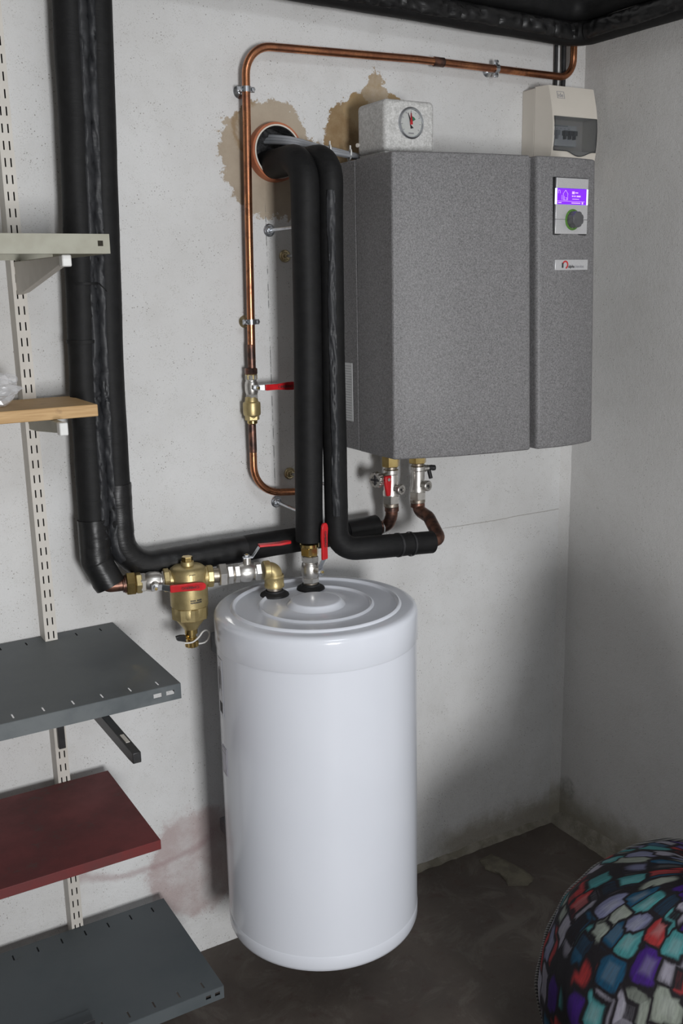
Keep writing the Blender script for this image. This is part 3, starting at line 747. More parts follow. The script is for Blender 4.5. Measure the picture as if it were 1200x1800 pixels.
# badge
bo = V3((-.337, front_y(-.337, 1.48) - .002, 1.4695))
bu = pu
BD = MB().add([bo + bu * u + pv * v + pn * n_ for n_ in (-.004, .002) for v in (0, .0205) for u in (0, .0925)], [(0, 2, 3, 1), (4, 5, 7, 6), (0, 1, 5, 4), (2, 6, 7, 3), (0, 4, 6, 2), (1, 3, 7, 5)]).build('badge', M['silver'], U, world=True, bevel=.0006)
off = U.location
def bp(u, v, n_=.0021): return bo + bu * u + pv * v + pn * n_ - off
mb = MB()
for j in range(16):
    a0, a1 = (-.42 + j / 16 * 1.30) * PI, (-.42 + (j + 1) / 16 * 1.30) * PI
    c = (.028, .0105)
    mb.add([bp(c[0] + r * math.cos(a), c[1] + r * math.sin(a), h) for h in (.0021, .0026) for r, a in ((.0052, a0), (.0082, a0), (.0082, a1), (.0052, a1))], [(0, 1, 2, 3), (4, 5, 6, 7), (0, 1, 5, 4), (1, 2, 6, 5), (2, 3, 7, 6), (3, 0, 4, 7)])
mb.build('red_ring_logo', M['ink_red'], BD, smooth=0)
MB().add([bp(u, v, h) for h in (.0021, .0026) for u, v in ((.0185, .0045), (.0225, .0045), (.0225, .0145), (.0185, .0145))], [(0, 1, 2, 3), (4, 5, 6, 7), (0, 1, 5, 4), (1, 2, 6, 5), (2, 3, 7, 6), (3, 0, 4, 7)]).build('black_bar_logo', M['ink'], BD, smooth=0)
txt('badge_lettering', 'alpha', .0085, M['ink'], BD, bp(.0365, .0045, .0024), bu, pv)
txt('badge_lettering', 'innotec', .0085, M['ink_grey'], BD, bp(.056, .0045, .0024), bu, pv)

# ================================================================== GAUGE HOUSING on the boiler
GX0, GX1, GY0, GY1, GZ0, GZ1 = -.653, -.537, -.173, -.07, UZ1 + .0005, 1.791
g = thing('gauge_housing', 'pale grey foam housing with round pressure gauge on top of the boiler', 'gauge housing', ((GX0 + GX1) / 2, (GY0 + GY1) / 2, GZ0))
mb = MB().box(GX0 + .004, GX1 - .006, GY0 + .006, GY1, GZ0, GZ0 + .012); mb.build('base_foot', M['epp_light'], g, world=True, bevel=.004)
MB().box(GX0, GX1, GY0, GY1, GZ0 + .008, GZ1).build('shell', M['epp_light'], g, world=True, bevel=.010, segs=5)
gc = V3((-.594, GY0, 1.749))
ga = MB().lathe([(.029, .0), (.029, -.002), (.0265, -.004), (.0248, -.004), (.0245, .0)], gc, (0, 1, 0), 40, (False, False)).build('gauge', M['zinc'], g, world=True)
MB().lathe([(.0001, -.0006), (.0245, -.0006), (.0245, .002)], gc, (0, 1, 0), 40, (False, False)).build('dial', M['dial'], ga, world=True)
def gp(r, a, h=.0009): return gc + V3((r * math.sin(a), -h, r * math.cos(a)))
def gpoly(name, pts, mat, h0, h1):
    n_ = len(pts); MB().add([gp(r, a, h) for h in (h0, h1) for r, a in pts], [tuple(range(n_)), tuple(range(n_, 2 * n_))] + [(j, (j + 1) % n_, n_ + (j + 1) % n_, n_ + j) for j in range(n_)]).build(name, mat, ga, world=True, smooth=0)
gpoly('green_sector', [(.0015, .5)] + [(.0125, .05 + k * .155) for k in range(7)], M['ink_green'], .0007, .0010)
gpoly('black_needle', [(.0195, -.42), (.0197, -.36), (.0022, .6), (.0035, .25 + PI), (.0105, PI - .55), (.0105, PI + .12), (.0035, PI + .9), (.0022, -1.5)], M['ink'], .0012, .0016)
gpoly('red_needle', [(.0185, -.04), (.0185, .02), (.0035, .9), (.004, 2.2), (.004, -2.4), (.0035, -.9)], M['red'], .0017, .0022)
mb = MB()
for k in range(9):
    a = -2.2 + k * .55; u = V3((math.cos(a), 0, -math.sin(a))) * .0005; r0, r1 = gp(.0195, a, .0007), gp(.0225, a, .0007); dn = V3((0, -.0003, 0))
    mb.add([r0 - u, r0 + u, r1 + u, r1 - u, r0 - u + dn, r0 + u + dn, r1 + u + dn, r1 - u + dn], [(0, 1, 2, 3), (4, 5, 6, 7), (0, 1, 5, 4), (1, 2, 6, 5), (2, 3, 7, 6), (3, 0, 4, 7)])
mb.box(gc.x - .006, gc.x + .006, gc.y - .001, gc.y - .0007, gc.z - .0195, gc.z - .0175)
mb.build('dial_marks', M['ink_grey'], ga, world=True, smooth=0)
MB().lathe([(.0001, -.0032), (.0248, -.0030), (.0248, -.0024), (.0001, -.0026)], gc, (0, 1, 0), 40, (False, False)).build('glass', M['dial_glass'], ga, world=True)
mb = MB(); e = GX1 - .020; f_ = GZ0 + .016
for (a, b, c, d) in ((e, e + .015, f_ + .028, f_ + .029), (e + .014, e + .015, f_, f_ + .029), (e, e + .0008, f_ + .006, f_ + .028)): mb.box(a, b, GY0 - .0006, GY0 + .002, c, d)
mb.build('moulded_mark', M['epp_light'], g, world=True, smooth=0)
MB().cyl((GX0 + .02, GY1 + .001, GZ0 + .03), (GX0 - .003, GY1 - .006, GZ0 + .03), .004, 14).build('vent_stub', M['cream'], g, world=True)

# ================================================================== FUSE BOX in the corner
FX0, FX1, FZ0, FZ1 = -.170, -.026, 1.665, 1.868
F = thing('fuse_box', 'cream plastic fuse box with smoked window in the corner above the boiler', 'fuse box', ((FX0 + FX1) / 2, 0, FZ0))
MB().box(FX0, FX1, -.042, 0, FZ0, FZ1 - .002).build('base', M['cream'], F, world=True, bevel=.002)
wx0, wx1, wz0, wz1 = FX0 + .014, FX1 - .003, 1.731, 1.803
def ffy(z):
    u = (z - FZ0) / (FZ1 - FZ0); return -(.066 + .026 * math.sin(PI * min(1, max(0, .10 + .82 * (1 - u)))))
# front cover with a window opening, curved in elevation
zs = [FZ0 + (FZ1 - FZ0) * k / 24 for k in range(25)]
rows = sorted(set([round(z, 5) for z in zs] + [wz0, wz1])); xs = [FX0 + .010, wx0, wx1, FX1]
mb = MB(); nx = len(xs)
mb.v = [V3((x, ffy(z), z)) for z in rows for x in xs]
for j in range(len(rows) - 1):
    for i in range(nx - 1):
        zc = (rows[j] + rows[j + 1]) / 2
        if i == 1 and wz0 < zc < wz1: continue
        a = j * nx + i; mb.f.append((a, a + 1, a + nx + 1, a + nx))
k = len(mb.v)
left = [(FX0, -.0425, z) for z in rows]; mb.v += [V3(p) for p in left]
right = [(FX1, -.0425, z) for z in rows]; mb.v += [V3(p) for p in right]
for j in range(len(rows) - 1):
    mb.f.append((k + j, j * nx, (j + 1) * nx, k + j + 1))
    r0 = k + len(rows); mb.f.append((j * nx + nx - 1, r0 + j, r0 + j + 1, (j + 1) * nx + nx - 1))
for j, flip in ((0, False), (len(rows) - 1, True)):
    mb.f.append(tuple([k + j] + [j * nx + i for i in range(nx)] + [k + len(rows) + j]))
mb.build('front_cover', M['cream'], F, world=True, smooth=40)
# recess behind the window with breakers
mb = MB(); yr = -.046
mb.add([(wx0, ffy(wz0), wz0), (wx1, ffy(wz0), wz0), (wx1, ffy(wz1), wz1), (wx0, ffy(wz1), wz1), (wx0, yr, wz0), (wx1, yr, wz0), (wx1, yr, wz1), (wx0, yr, wz1)],
       [(0, 1, 5, 4), (1, 2, 6, 5), (2, 3, 7, 6), (3, 0, 4, 7), (4, 5, 6, 7)])
mb.build('window_recess', M['cream'], F, world=True, smooth=0)
MB().box(wx0 + .012, wx1 - .035, yr - .018, yr + .001, wz0 + .014, wz1 - .014).build('breaker_row', M['white_plastic'], F, world=True, bevel=.0008)
for k in range(4):
    x = wx0 + .024 + k * .014 + (.010 if k else 0)
    b = MB().box(x, x + .0105, yr - .028, yr - .018, wz0 + .036, wz0 + .046).box(x + .003, x + .0075, yr - .026, yr - .018, wz0 + .028, wz0 + .037)
    b.build('breaker_toggle', M['ink_grey'] if k == 0 else M['ink'], F, world=True, bevel=.0005)
mb = MB().box(wx0 + .018, wx0 + .065, yr - .0186, yr - .018, wz0 + .055, wz0 + .0575)
for k in range(4): mb.box(wx0 + .030 + k * .012, wx0 + .035 + k * .012, yr - .0186, yr - .018, wz0 + .0500, wz0 + .0512)
mb.build('breaker_print', M['ink_grey'], F, world=True, smooth=0)
# smoked flap with a dipped lower edge
ww = wx1 - wx0; mb = MB(); nu, nv = 24, 10
def flap(u, v, off_):
    x = wx0 + .0008 + (ww - .0016) * u
    dip = .010 * max(0, math.sin(PI * min(1, max(0, (u - .30) / .62)))) ** 1.5
    z = (wz0 - dip) + (wz1 - .0008 - (wz0 - dip)) * v
    return V3((x, ffy(z) - off_, z))
for off_ in (.0012, .0030):
    for j in range(nv + 1):
        for i in range(nu + 1): mb.v.append(flap(i / nu, j / nv, off_))
N1 = (nu + 1) * (nv + 1)
for j in range(nv):
    for i in range(nu):
        a = j * (nu + 1) + i; mb.f += [(a, a + 1, a + nu + 2, a + nu + 1), tuple(N1 + q for q in (a + nu + 1, a + nu + 2, a + 1, a))]
bd = [i for i in range(nu + 1)] + [j * (nu + 1) + nu for j in range(1, nv + 1)] + [nv * (nu + 1) + i for i in range(nu - 1, -1, -1)] + [j * (nu + 1) for j in range(nv - 1, 0, -1)]
for a, b in zip(bd, bd[1:] + bd[:1]): mb.f.append((a, b, N1 + b, N1 + a))
fl = mb.build('smoked_window', M['smoked'], F, world=True, smooth=40)
MB().tube([flap(i / nu, 0, .0025) for i in range(nu + 1)], .0010, 6).build('window_lip', M['ink'], fl, world=True)
for u_ in (0.0, 1.0): MB().tube([flap(u_, i / 10, .0022) for i in range(11)], .0006 + .0003 * u_, 6).build('window_edge', M['ink'], fl, world=True)
lz = FZ1 - .024
o_ = V3((FX0 + .030, ffy(lz) - .0004, lz)) - F.location
sl = V3((0, ffy(lz + .01) - ffy(lz), .01)).normalized()
txt('logo', 'ide', .0135, M['ink_grey'], F, o_ + V3((.002, 0, 0)), (1, 0, 0), sl)
mb = MB(); wl, hl_, th = .0215, .0145, .0010
for (a, b, c, d) in ((0, wl, -.003, -.003 + th), (0, wl, hl_ - .003, hl_ - .003 + th), (0, th, -.003, hl_ - .003), (wl - th, wl, -.003, hl_ - .003)):
    P = [o_ + V3((u, 0, 0)) + sl * v + V3((0, dd, 0)) for dd in (.0002, -.0003) for u, v in ((a, c), (b, c), (b, d), (a, d))]
    mb.add(P, [(0, 1, 2, 3), (4, 5, 6, 7), (0, 1, 5, 4), (1, 2, 6, 5), (2, 3, 7, 6), (3, 0, 4, 7)])
mb.build('logo_frame', M['ink_grey'], F, smooth=0)
for (x, y, lab) in ((-.062, -.012, 'thick black cable entering the fuse box nearest the corner'), (-.083, -.010, 'thinner black cable behind the copper bend above the fuse box')):
    o = MB().tube(path([(x, y, FZ1 - .002), (x + .002, y, 1.9), (x - .004, y, 2.3)], .1, .02), .0055 if x > -.07 else .004, 12).build('black_cable', M['rubber'])
    tag(o, lab, 'cable', 'black cables in the corner')

# ================================================================== THIN COPPER PIPE with its fittings
K = thing('copper_pipe', 'thin bare copper pipe running over and down the wall left of the boiler', 'copper pipe', (-.88, -.03, 1.03))
pk = path([(-.048, -.030, 2.3), (-.048, -.030, 1.898), (-.48, -.030, 1.8995), (-.870, -.030, 1.890), (-.8765, -.030, 1.6), (-.8825, -.030, 1.287)], [.04, 0, .055, 0], .012)
MB().tube(pk, .0078, 16).build('upper_run', M['copper'], K, world=True)
pk2 = path([(-.8865, -.030, 1.195), (-.888, -.030, 1.035), (-.76, -.030, 1.0235)], [.062], .008)
MB().tube(pk2, .0075, 16).build('lower_run', M['copper'], K, world=True)
for p, d in (((-.425, -.03, 1.8993), (1, 0, 0)),):
    MB().lathe([(.0078, -.014), (.0098, -.012), (.0095, 0), (.0098, .012), (.0078, .014)], p, d, 16).build('solder_sleeve', M['copper_dark'], K, world=True)
MB().lathe([(.0078, -.05), (.0083, -.046), (.0083, 0), (.0078, .002)], (-.8828, -.03, 1.335), (0, 0, 1), 16).build('scorched_end', M['copper_dark'], K, world=True)
MB().lathe([(.0076, -.045), (.0080, -.04), (.0080, .03), (.0076, .034)], (-.8872, -.03, 1.165), (0, 0, 1), 16).build('scorched_end', M['copper_dark'], K, world=True)

def clamp(p, axis, label, gold=False):
    # two-screw pipe ring on a stud with a wall flange; local: X = pipe axis, Z = out of the wall
    t = thing('pipe_clamp', label, 'pipe clamp', p, 'pipe clamps on the copper pipe', axes(axis, (0, -1, 0)))
    MB().lathe([(.0082, -.005), (.0100, -.005), (.0100, .005), (.0082, .005), (.0082, -.005)], (0, 0, 0), (1, 0, 0), 24, (False, False)).build('ring', M['zinc'], t)
    for s_ in (-1, 1):
        MB().box(-.005, .005, min(s_ * .009, s_ * .0175), max(s_ * .009, s_ * .0175), -.0022, .0022).build('ear', M['zinc'], t, bevel=.0008)
        MB().lathe([(.0034, .0022), (.0040, .0030), (.0036, .0050), (.0010, .0054)], (0, s_ * .0138, 0), (0, 0, 1), 12).build('screw', M['zinc'], t)
    MB().cyl((0, 0, -.0305), (0, 0, -.009), .0035, 12).build('stud', M['zinc'], t)
    MB().lathe([(.0125, -.0300), (.0125, -.0285), (.0105, -.0265), (.0065, -.0225), (.0045, -.0215)], (0, .0, 0), (0, 0, 1), 24).build('wall_flange', M['zinc_gold'] if gold else M['zinc'], t)
    return t
clamp((-.8722, -.03, 1.812), (0, 0, 1), 'zinc pipe clamp near the upper left bend of the copper pipe')
clamp((-.8806, -.03, 1.381), (0, 0, 1), 'zinc pipe clamp with yellowish flange above the small red lever valve', True)
clamp((-.272, -.03, 1.8990), (1, 0, 0), 'zinc pipe clamp on the horizontal copper pipe near the fuse box')

# ================================================================== VALVES
def lever(t, h, L, wd=.0125, direc=1, hx=(1, 0, 0), rise=.016, w1=.016, text=None, tsgn=1, g0=.027):
    # flat steel strip bent up from the stem, red grip at its end. hx: local direction of the lever
    hx = V3(hx); up = V3((0, 0, 1)); sd = up.cross(hx)
    def strip(name, prof, ws, th, mat, parent):
        rr = []
        for (u, z), w_ in zip(prof, ws):
            c = hx * u + up * z
            rr.append([c - sd * w_ / 2 - up * th / 2, c + sd * w_ / 2 - up * th / 2, c + sd * w_ / 2 + up * th / 2, c - sd * w_ / 2 + up * th / 2])
        return MB().rings(rr).build(name, mat, parent, bevel=.0008)
    k = L / .1
    s_ = strip('lever_strip', [(-.009 * k, h - .004), (-.009 * k, h), (.012 * k, h), (.030 * k, h + rise), (.06 * k, h + rise)], [wd * .8, wd, wd, wd, wd], .0022, M['zinc'], t)
    us = [g0, g0 + .004, .05, .075, .088, .095, .0985, .1]; ws = [wd * 1.1, wd * 1.18, wd * 1.12, w1, w1 * 1.02, w1 * .88, w1 * .6, w1 * .2]
    g_ = strip('grip', [(u * k, h + rise + (.0015 if u > .08 else 0)) for u in us], ws, .0048, M['red'], t)
    MB().hexn(up * (h + .001), up * (h + .0055), .0055, rot=.3).build('lever_nut', M['zinc'], s_)
    MB().cyl(up * (h + .005), up * (h + .0068), .0028, 10).build('stem_end', M['brass_shiny'], s_)
    if text:
        o_ = hx * (.068 * k if tsgn > 0 else .068 * k) + up * (h + rise + .0042) - sd * .0028 * tsgn
        txt('grip_lettering', text, .0075, M['ink'], g_, o_, hx * tsgn, sd * tsgn, .0002, 'CENTER')
    return s_
def ball_valve(loc, axis, stem, label, L=.06, R=.0185, hx=(1, 0, 0), HL=.1, hs=None, text=None, tsgn=1, rise=.016, wd=.0125, mat=None, endmat=None, g0=.027):
    t = thing('ball_valve', label, 'ball valve', loc, 'red lever ball valves', axes(axis, stem)); m = mat or M['nickel']; h = L / 2; hs = hs or R + .012
    b = MB().lathe([(R * .80, -h * .62), (R * .86, -h * .60), (R * .92, -h * .5), (R * 1.0, -h * .22), (R * 1.0, h * .18), (R * .9, h * .45), (R * .8, h * .5), (R * .8, h * .62)], (0, 0, 0), (1, 0, 0), 28)
    b.build('body', m, t, smooth=40)
    MB().hexn((-h, 0, 0), (-h * .58, 0, 0), R * .98, rot=PI / 6).build('hex_end', endmat or m, t, smooth=20)
    MB().hexn((h * .56, 0, 0), (h, 0, 0), R * .98, rot=PI / 6).build('hex_end', m, t, smooth=20)
    MB().cyl((0, 0, R * .8), (0, 0, hs), R * .42, 18).build('bonnet', m, t)
    lever(t, hs, HL, wd, hx=hx, rise=rise, text=text, tsgn=tsgn, g0=g0)
    return t

# --- small valve and check valve on the copper line (pipe axis vertical)
cvx, cvy = -.885, -.030
t = ball_valve((cvx, cvy, 1.253), (0, 0, 1), (0, -1, 0), 'small ball valve with red lever on the thin copper pipe', L=.048, R=.0135, hx=(0, -1, 0), HL=.085, rise=.008, text='CIMBERIO', wd=.010, g0=.017)
MB().hexn((-.0245 + .062, 0, 0), (-.0245 + .050, 0, 0), .0135, rot=.2).build('flare_nut', M['copper_dark'], t, smooth=20)
MB().hexn((.0255, 0, 0), (.0145, 0, 0), .0125).build('brass_insert', M['brass'], t, smooth=20)
t = thing('check_valve', 'brass spring check valve below the small red lever valve', 'check valve', (-.8862, cvy, 1.19))
MB().lathe([(.0105, 0), (.0125, .002), (.0135, .008), (.0172, .012), (.0178, .016), (.0178, .034), (.0172, .037), (.0135, .039), (.0125, .047), (.011, .049)], (0, 0, -.005), (0, 0, 1), 28).build('body', M['brass'], t, smooth=30)
MB().hexn((0, 0, -.004), (0, 0, .008), .0150, rot=.3, n=6).build('lower_hex', M['brass'], t, smooth=20)
MB().lathe([(.0085, -.012), (.0105, -.010), (.0105, -.004)], (0, 0, 0), (0, 0, 1), 18).build('collar', M['brass_shiny'], t)

# --- line of fittings between the left pipe and the tank
q0 = V3((-1.176, -.0895, .9065)); q1 = V3((-.905, -.15, .9035)); ax = (q1 - q0).normalized(); Lq = (q1 - q0).length
def on(s_): return q0 + ax * s_
front = V3((-.20, -1, -.12))
t = ball_valve(on(.0385), ax, front, 'ball valve left of the brass filter with horizontal red lever in front', L=.052, R=.0195, hx=(1, 0, 0), HL=.092, text='CIMBERIO', tsgn=-1, rise=.012)
t2 = thing('union_nut', 'brass union nut joining the copper elbow to the left ball valve', 'union nut', on(.000), None, axes(ax, (0, 0, 1)))
MB().hexn((-.013, 0, 0), (.004, 0, 0), .0235, rot=.25).build('large_hex', M['brass_shiny'], t2, smooth=20)
MB().hexn((.005, 0, 0), (.016, 0, 0), .0205, rot=.5).build('small_hex', M['brass'], t2, smooth=20)
MB().lathe([(.0135, -.018), (.017, -.016), (.017, -.012)], (0, 0, 0), (1, 0, 0), 18).build('copper_collar', M['copper_dark'], t2)

fs = .1045; fo = on(fs)
f = thing('dirt_separator', 'sand-cast brass magnetic dirt filter hanging left of the white tank', 'filter', (fo.x, fo.y, fo.z - .135))
o_ = V3((0, 0, .135))
MB().lathe([(.0335, -.055), (.0362, -.053), (.0365, -.020), (.0362, .012), (.034, .020), (.028, .0245), (.012, .026)], o_, (0, 0, 1), 40).build('body', M['brass'], f, smooth=50)
MB().lathe([(.014, 0), (.016, .0035), (.033, .026), (.0335, .031), (.0335, .046), (.032, .048)], (0, 0, .033), (0, 0, 1), 36).build('lower_bowl', M['brass'], f, smooth=40)
MB().hexn((0, 0, .055), (0, 0, .0805), .0358, rot=PI / 6 + .15, n=8).build('bowl_hex', M['brass'], f, smooth=20)
cap = MB().lathe([(.0125, .024), (.0125, .033), (.0118, .034)], o_, (0, 0, 1), 24).build('top_boss', M['brass'], f)
MB().hexn(o_ + V3((0, 0, .033)), o_ + V3((0, 0, .043)), .0112, rot=.4).build('vent_plug', M['brass_shiny'], cap, smooth=20)
for s_, nm in ((-1, 'inlet'), (1, 'outlet')):
    a_ = ax * s_
    MB().lathe([(.022, .02), (.0195, .033), (.0195, .037)], o_, a_, 28).build(nm + '_neck', M['brass'], f, smooth=40)
    MB().hexn(o_ + a_ * .036, o_ + a_ * .0475, .0225, rot=.2, n=8).build(nm + '_hex', M['brass'], f, smooth=20)
MB().lathe([(.010, .0), (.011, .002), (.011, .012), (.009, .013), (.009, .02), (.0125, .021), (.0125, .036)], (0, 0, .002), (0, 0, 1), 20).build('drain_stub', M['brass_shiny'], f, smooth=30)
mb = MB(); rr = []
for h, sc in ((.0, .92), (.001, 1.0), (.010, 1.0), (.011, .92)):
    rr.append([V3((math.cos(2 * PI * j / 48), math.sin(2 * PI * j / 48), 0)) * .0125 * sc * (1 + (.06 if j % 4 < 2 else -.03)) + V3((0, 0, h - .004)) for j in range(48)])
mb.rings(rr).build('drain_cap', M['brass_shiny'], f, smooth=20)
mb = MB().cyl((-.008, 0, .018), (-.017, -.004, .018), .0045, 12); mb.build('drain_stem', M['brass_shiny'], f)
MB().add([(-.015, -.010, .010), (-.033, -.012, .017), (-.035, -.012, .0255), (-.025, -.011, .026), (-.015, -.010, .024), (-.015, -.002, .010), (-.033, -.004, .017), (-.035, -.004, .0255), (-.025, -.003, .026), (-.015, -.002, .024)],
         [(0, 1, 2, 3, 4), (5, 6, 7, 8, 9), (0, 1, 6, 5), (1, 2, 7, 6), (2, 3, 8, 7), (3, 4, 9, 8), (4, 0, 5, 9)]).build('drain_handle', M['black_plastic'], f, bevel=.001)
MB().tube(smooth_path([(-.020, -.012, .010), (-.004, -.0145, .0095), (.010, -.013, .0165), (.020, -.010, .0245), (.030, -.006, .0245), (.0365, -.004, .016), (.034, -.003, .006), (.026, -.002, -.001), (.014, 0, -.002)], 48), .0016, 8).build('cap_strap', M['white_plastic'], f)
mb = MB()
for j in range(9):
    a0 = -PI / 2 - .28 + j * .07 + .55 * 0
    for k in (0, 1):
        if random.random() < .9:
            p = V3((math.cos(a0), math.sin(a0), 0)) * .0367; tn = V3((-math.sin(a0), math.cos(a0), 0))
            c = p + V3((0, 0, .098 - k * .0042)); r_ = p.normalized() * .0003
            mb.add([c - tn * .001 - r_, c + tn * .0009 - r_, c + tn * .0009 - r_ + V3((0, 0, .0028)), c - tn * .001 - r_ + V3((0, 0, .0028)), c - tn * .001 + r_, c + tn * .0009 + r_, c + tn * .0009 + r_ + V3((0, 0, .0028)), c - tn * .001 + r_ + V3((0, 0, .0028))],
                   [(0, 1, 2, 3), (4, 5, 6, 7), (0, 1, 5, 4), (1, 2, 6, 5), (2, 3, 7, 6), (3, 0, 4, 7)])
mb.build('stamped_print', M['ink'], f, smooth=0)
mb = MB()
for (a, b, z0, z1) in ((-.30, .02, .0149, .0157), (-.12, -.105, .004, .0155), (-.30, -.285, .004, .0155)):
    a += -PI / 2; b += -PI / 2; rr_ = .0368
    for k in range(4):
        t0 = a + (b - a) * k / 4; t1 = a + (b - a) * (k + 1) / 4
        mb.add([V3((r * math.cos(q), r * math.sin(q), z)) + o_ for r in (rr_ - .001, rr_) for q, z in ((t0, z0), (t1, z0), (t1, z1), (t0, z1))], [(0, 1, 2, 3), (4, 5, 6, 7), (0, 1, 5, 4), (1, 2, 6, 5), (2, 3, 7, 6), (3, 0, 4, 7)])
mb.build('embossed_mark', M['ink'], f, smooth=0)

t = thing('union_fitting', 'nickel plated union between the brass filter and the right hand valve', 'union fitting', on(fs + .066), None, axes(ax, (0, 0, 1)))
MB().lathe([(.0135, -.019), (.0145, -.018), (.0145, -.006)], (0, 0, 0), (1, 0, 0), 24).build('nipple', M['nickel_dull'], t)
MB().hexn((-.007, 0, 0), (.008, 0, 0), .0235, rot=.2).build('union_nut', M['nickel'], t, smooth=20)
MB().hexn((.009, 0, 0), (.021, 0, 0), .0195, rot=.5).build('tail_hex', M['nickel'], t, smooth=20)
MB().lathe([(.0155, .021), (.0155, .026)], (0, 0, 0), (1, 0, 0), 24).build('thread', M['nickel_dull'], t)
ball_valve(on(fs + .116), ax, (0.0, 0.0, 1), 'ball valve beside the tank elbow with its red lever raised above', L=.054, R=.0190, hx=(1, 0, 0), HL=.090, rise=.022, hs=.030)
# brass elbow down into the tank
EX = on(fs + .150); TX, TY = q1.x - .004, q1.y
t = thing('brass_elbow', 'brass elbow screwed down into the left hand port of the white tank', 'pipe elbow', (TX, TY, .855))
el = path([EX, V3((TX, TY, q1.z)), V3((TX, TY, .870))], [.018], .004)
MB().tube(el, .0165, 24).build('bend', M['brass'], t, world=True)
MB().lathe([(.0178, 0), (.0195, .002), (.0195, .012), (.0178, .014)], EX - ax * .002, ax, 24).build('inlet_collar', M['brass'], t, world=True)
MB().lathe([(.0165, .0), (.0195, .001), (.0200, .006), (.0192, .008), (.0192, .020), (.0200, .022), (.0185, .026)], (TX, TY, .868), (0, 0, 1), 28).build('outlet_collar', M['brass'], t, world=True, smooth=30)
MB().cyl((TX, TY, .848), (TX, TY, .870), .0150, 22).build('tank_nipple', M['nickel_dull'], t, world=True)
# valve on the tank, lever pointing up
vx, vy = -.829, -.153
t = ball_valve((vx, vy, .893), (0, 0, 1), (.28, -1, 0), 'ball valve standing on the white tank with red lever pointing up', L=.056, R=.0180, hx=(1, 0, 0), HL=.102, text='CIMBERIO', tsgn=-1, rise=.012, hs=.030)
MB().hexn((.029, 0, 0), (.046, 0, 0), .0185, rot=.15).build('brass_union', M['brass_shiny'], t, smooth=20)
MB().lathe([(.0175, .045), (.0195, .047), (.0195, .053), (.0185, .054)], (0, 0, 0), (1, 0, 0), 28).build('brass_collar', M['brass_shiny'], t)
MB().cyl((-.028, 0, 0), (-.046, 0, 0), .0150, 22).build('tank_nipple', M['nickel_dull'], t)

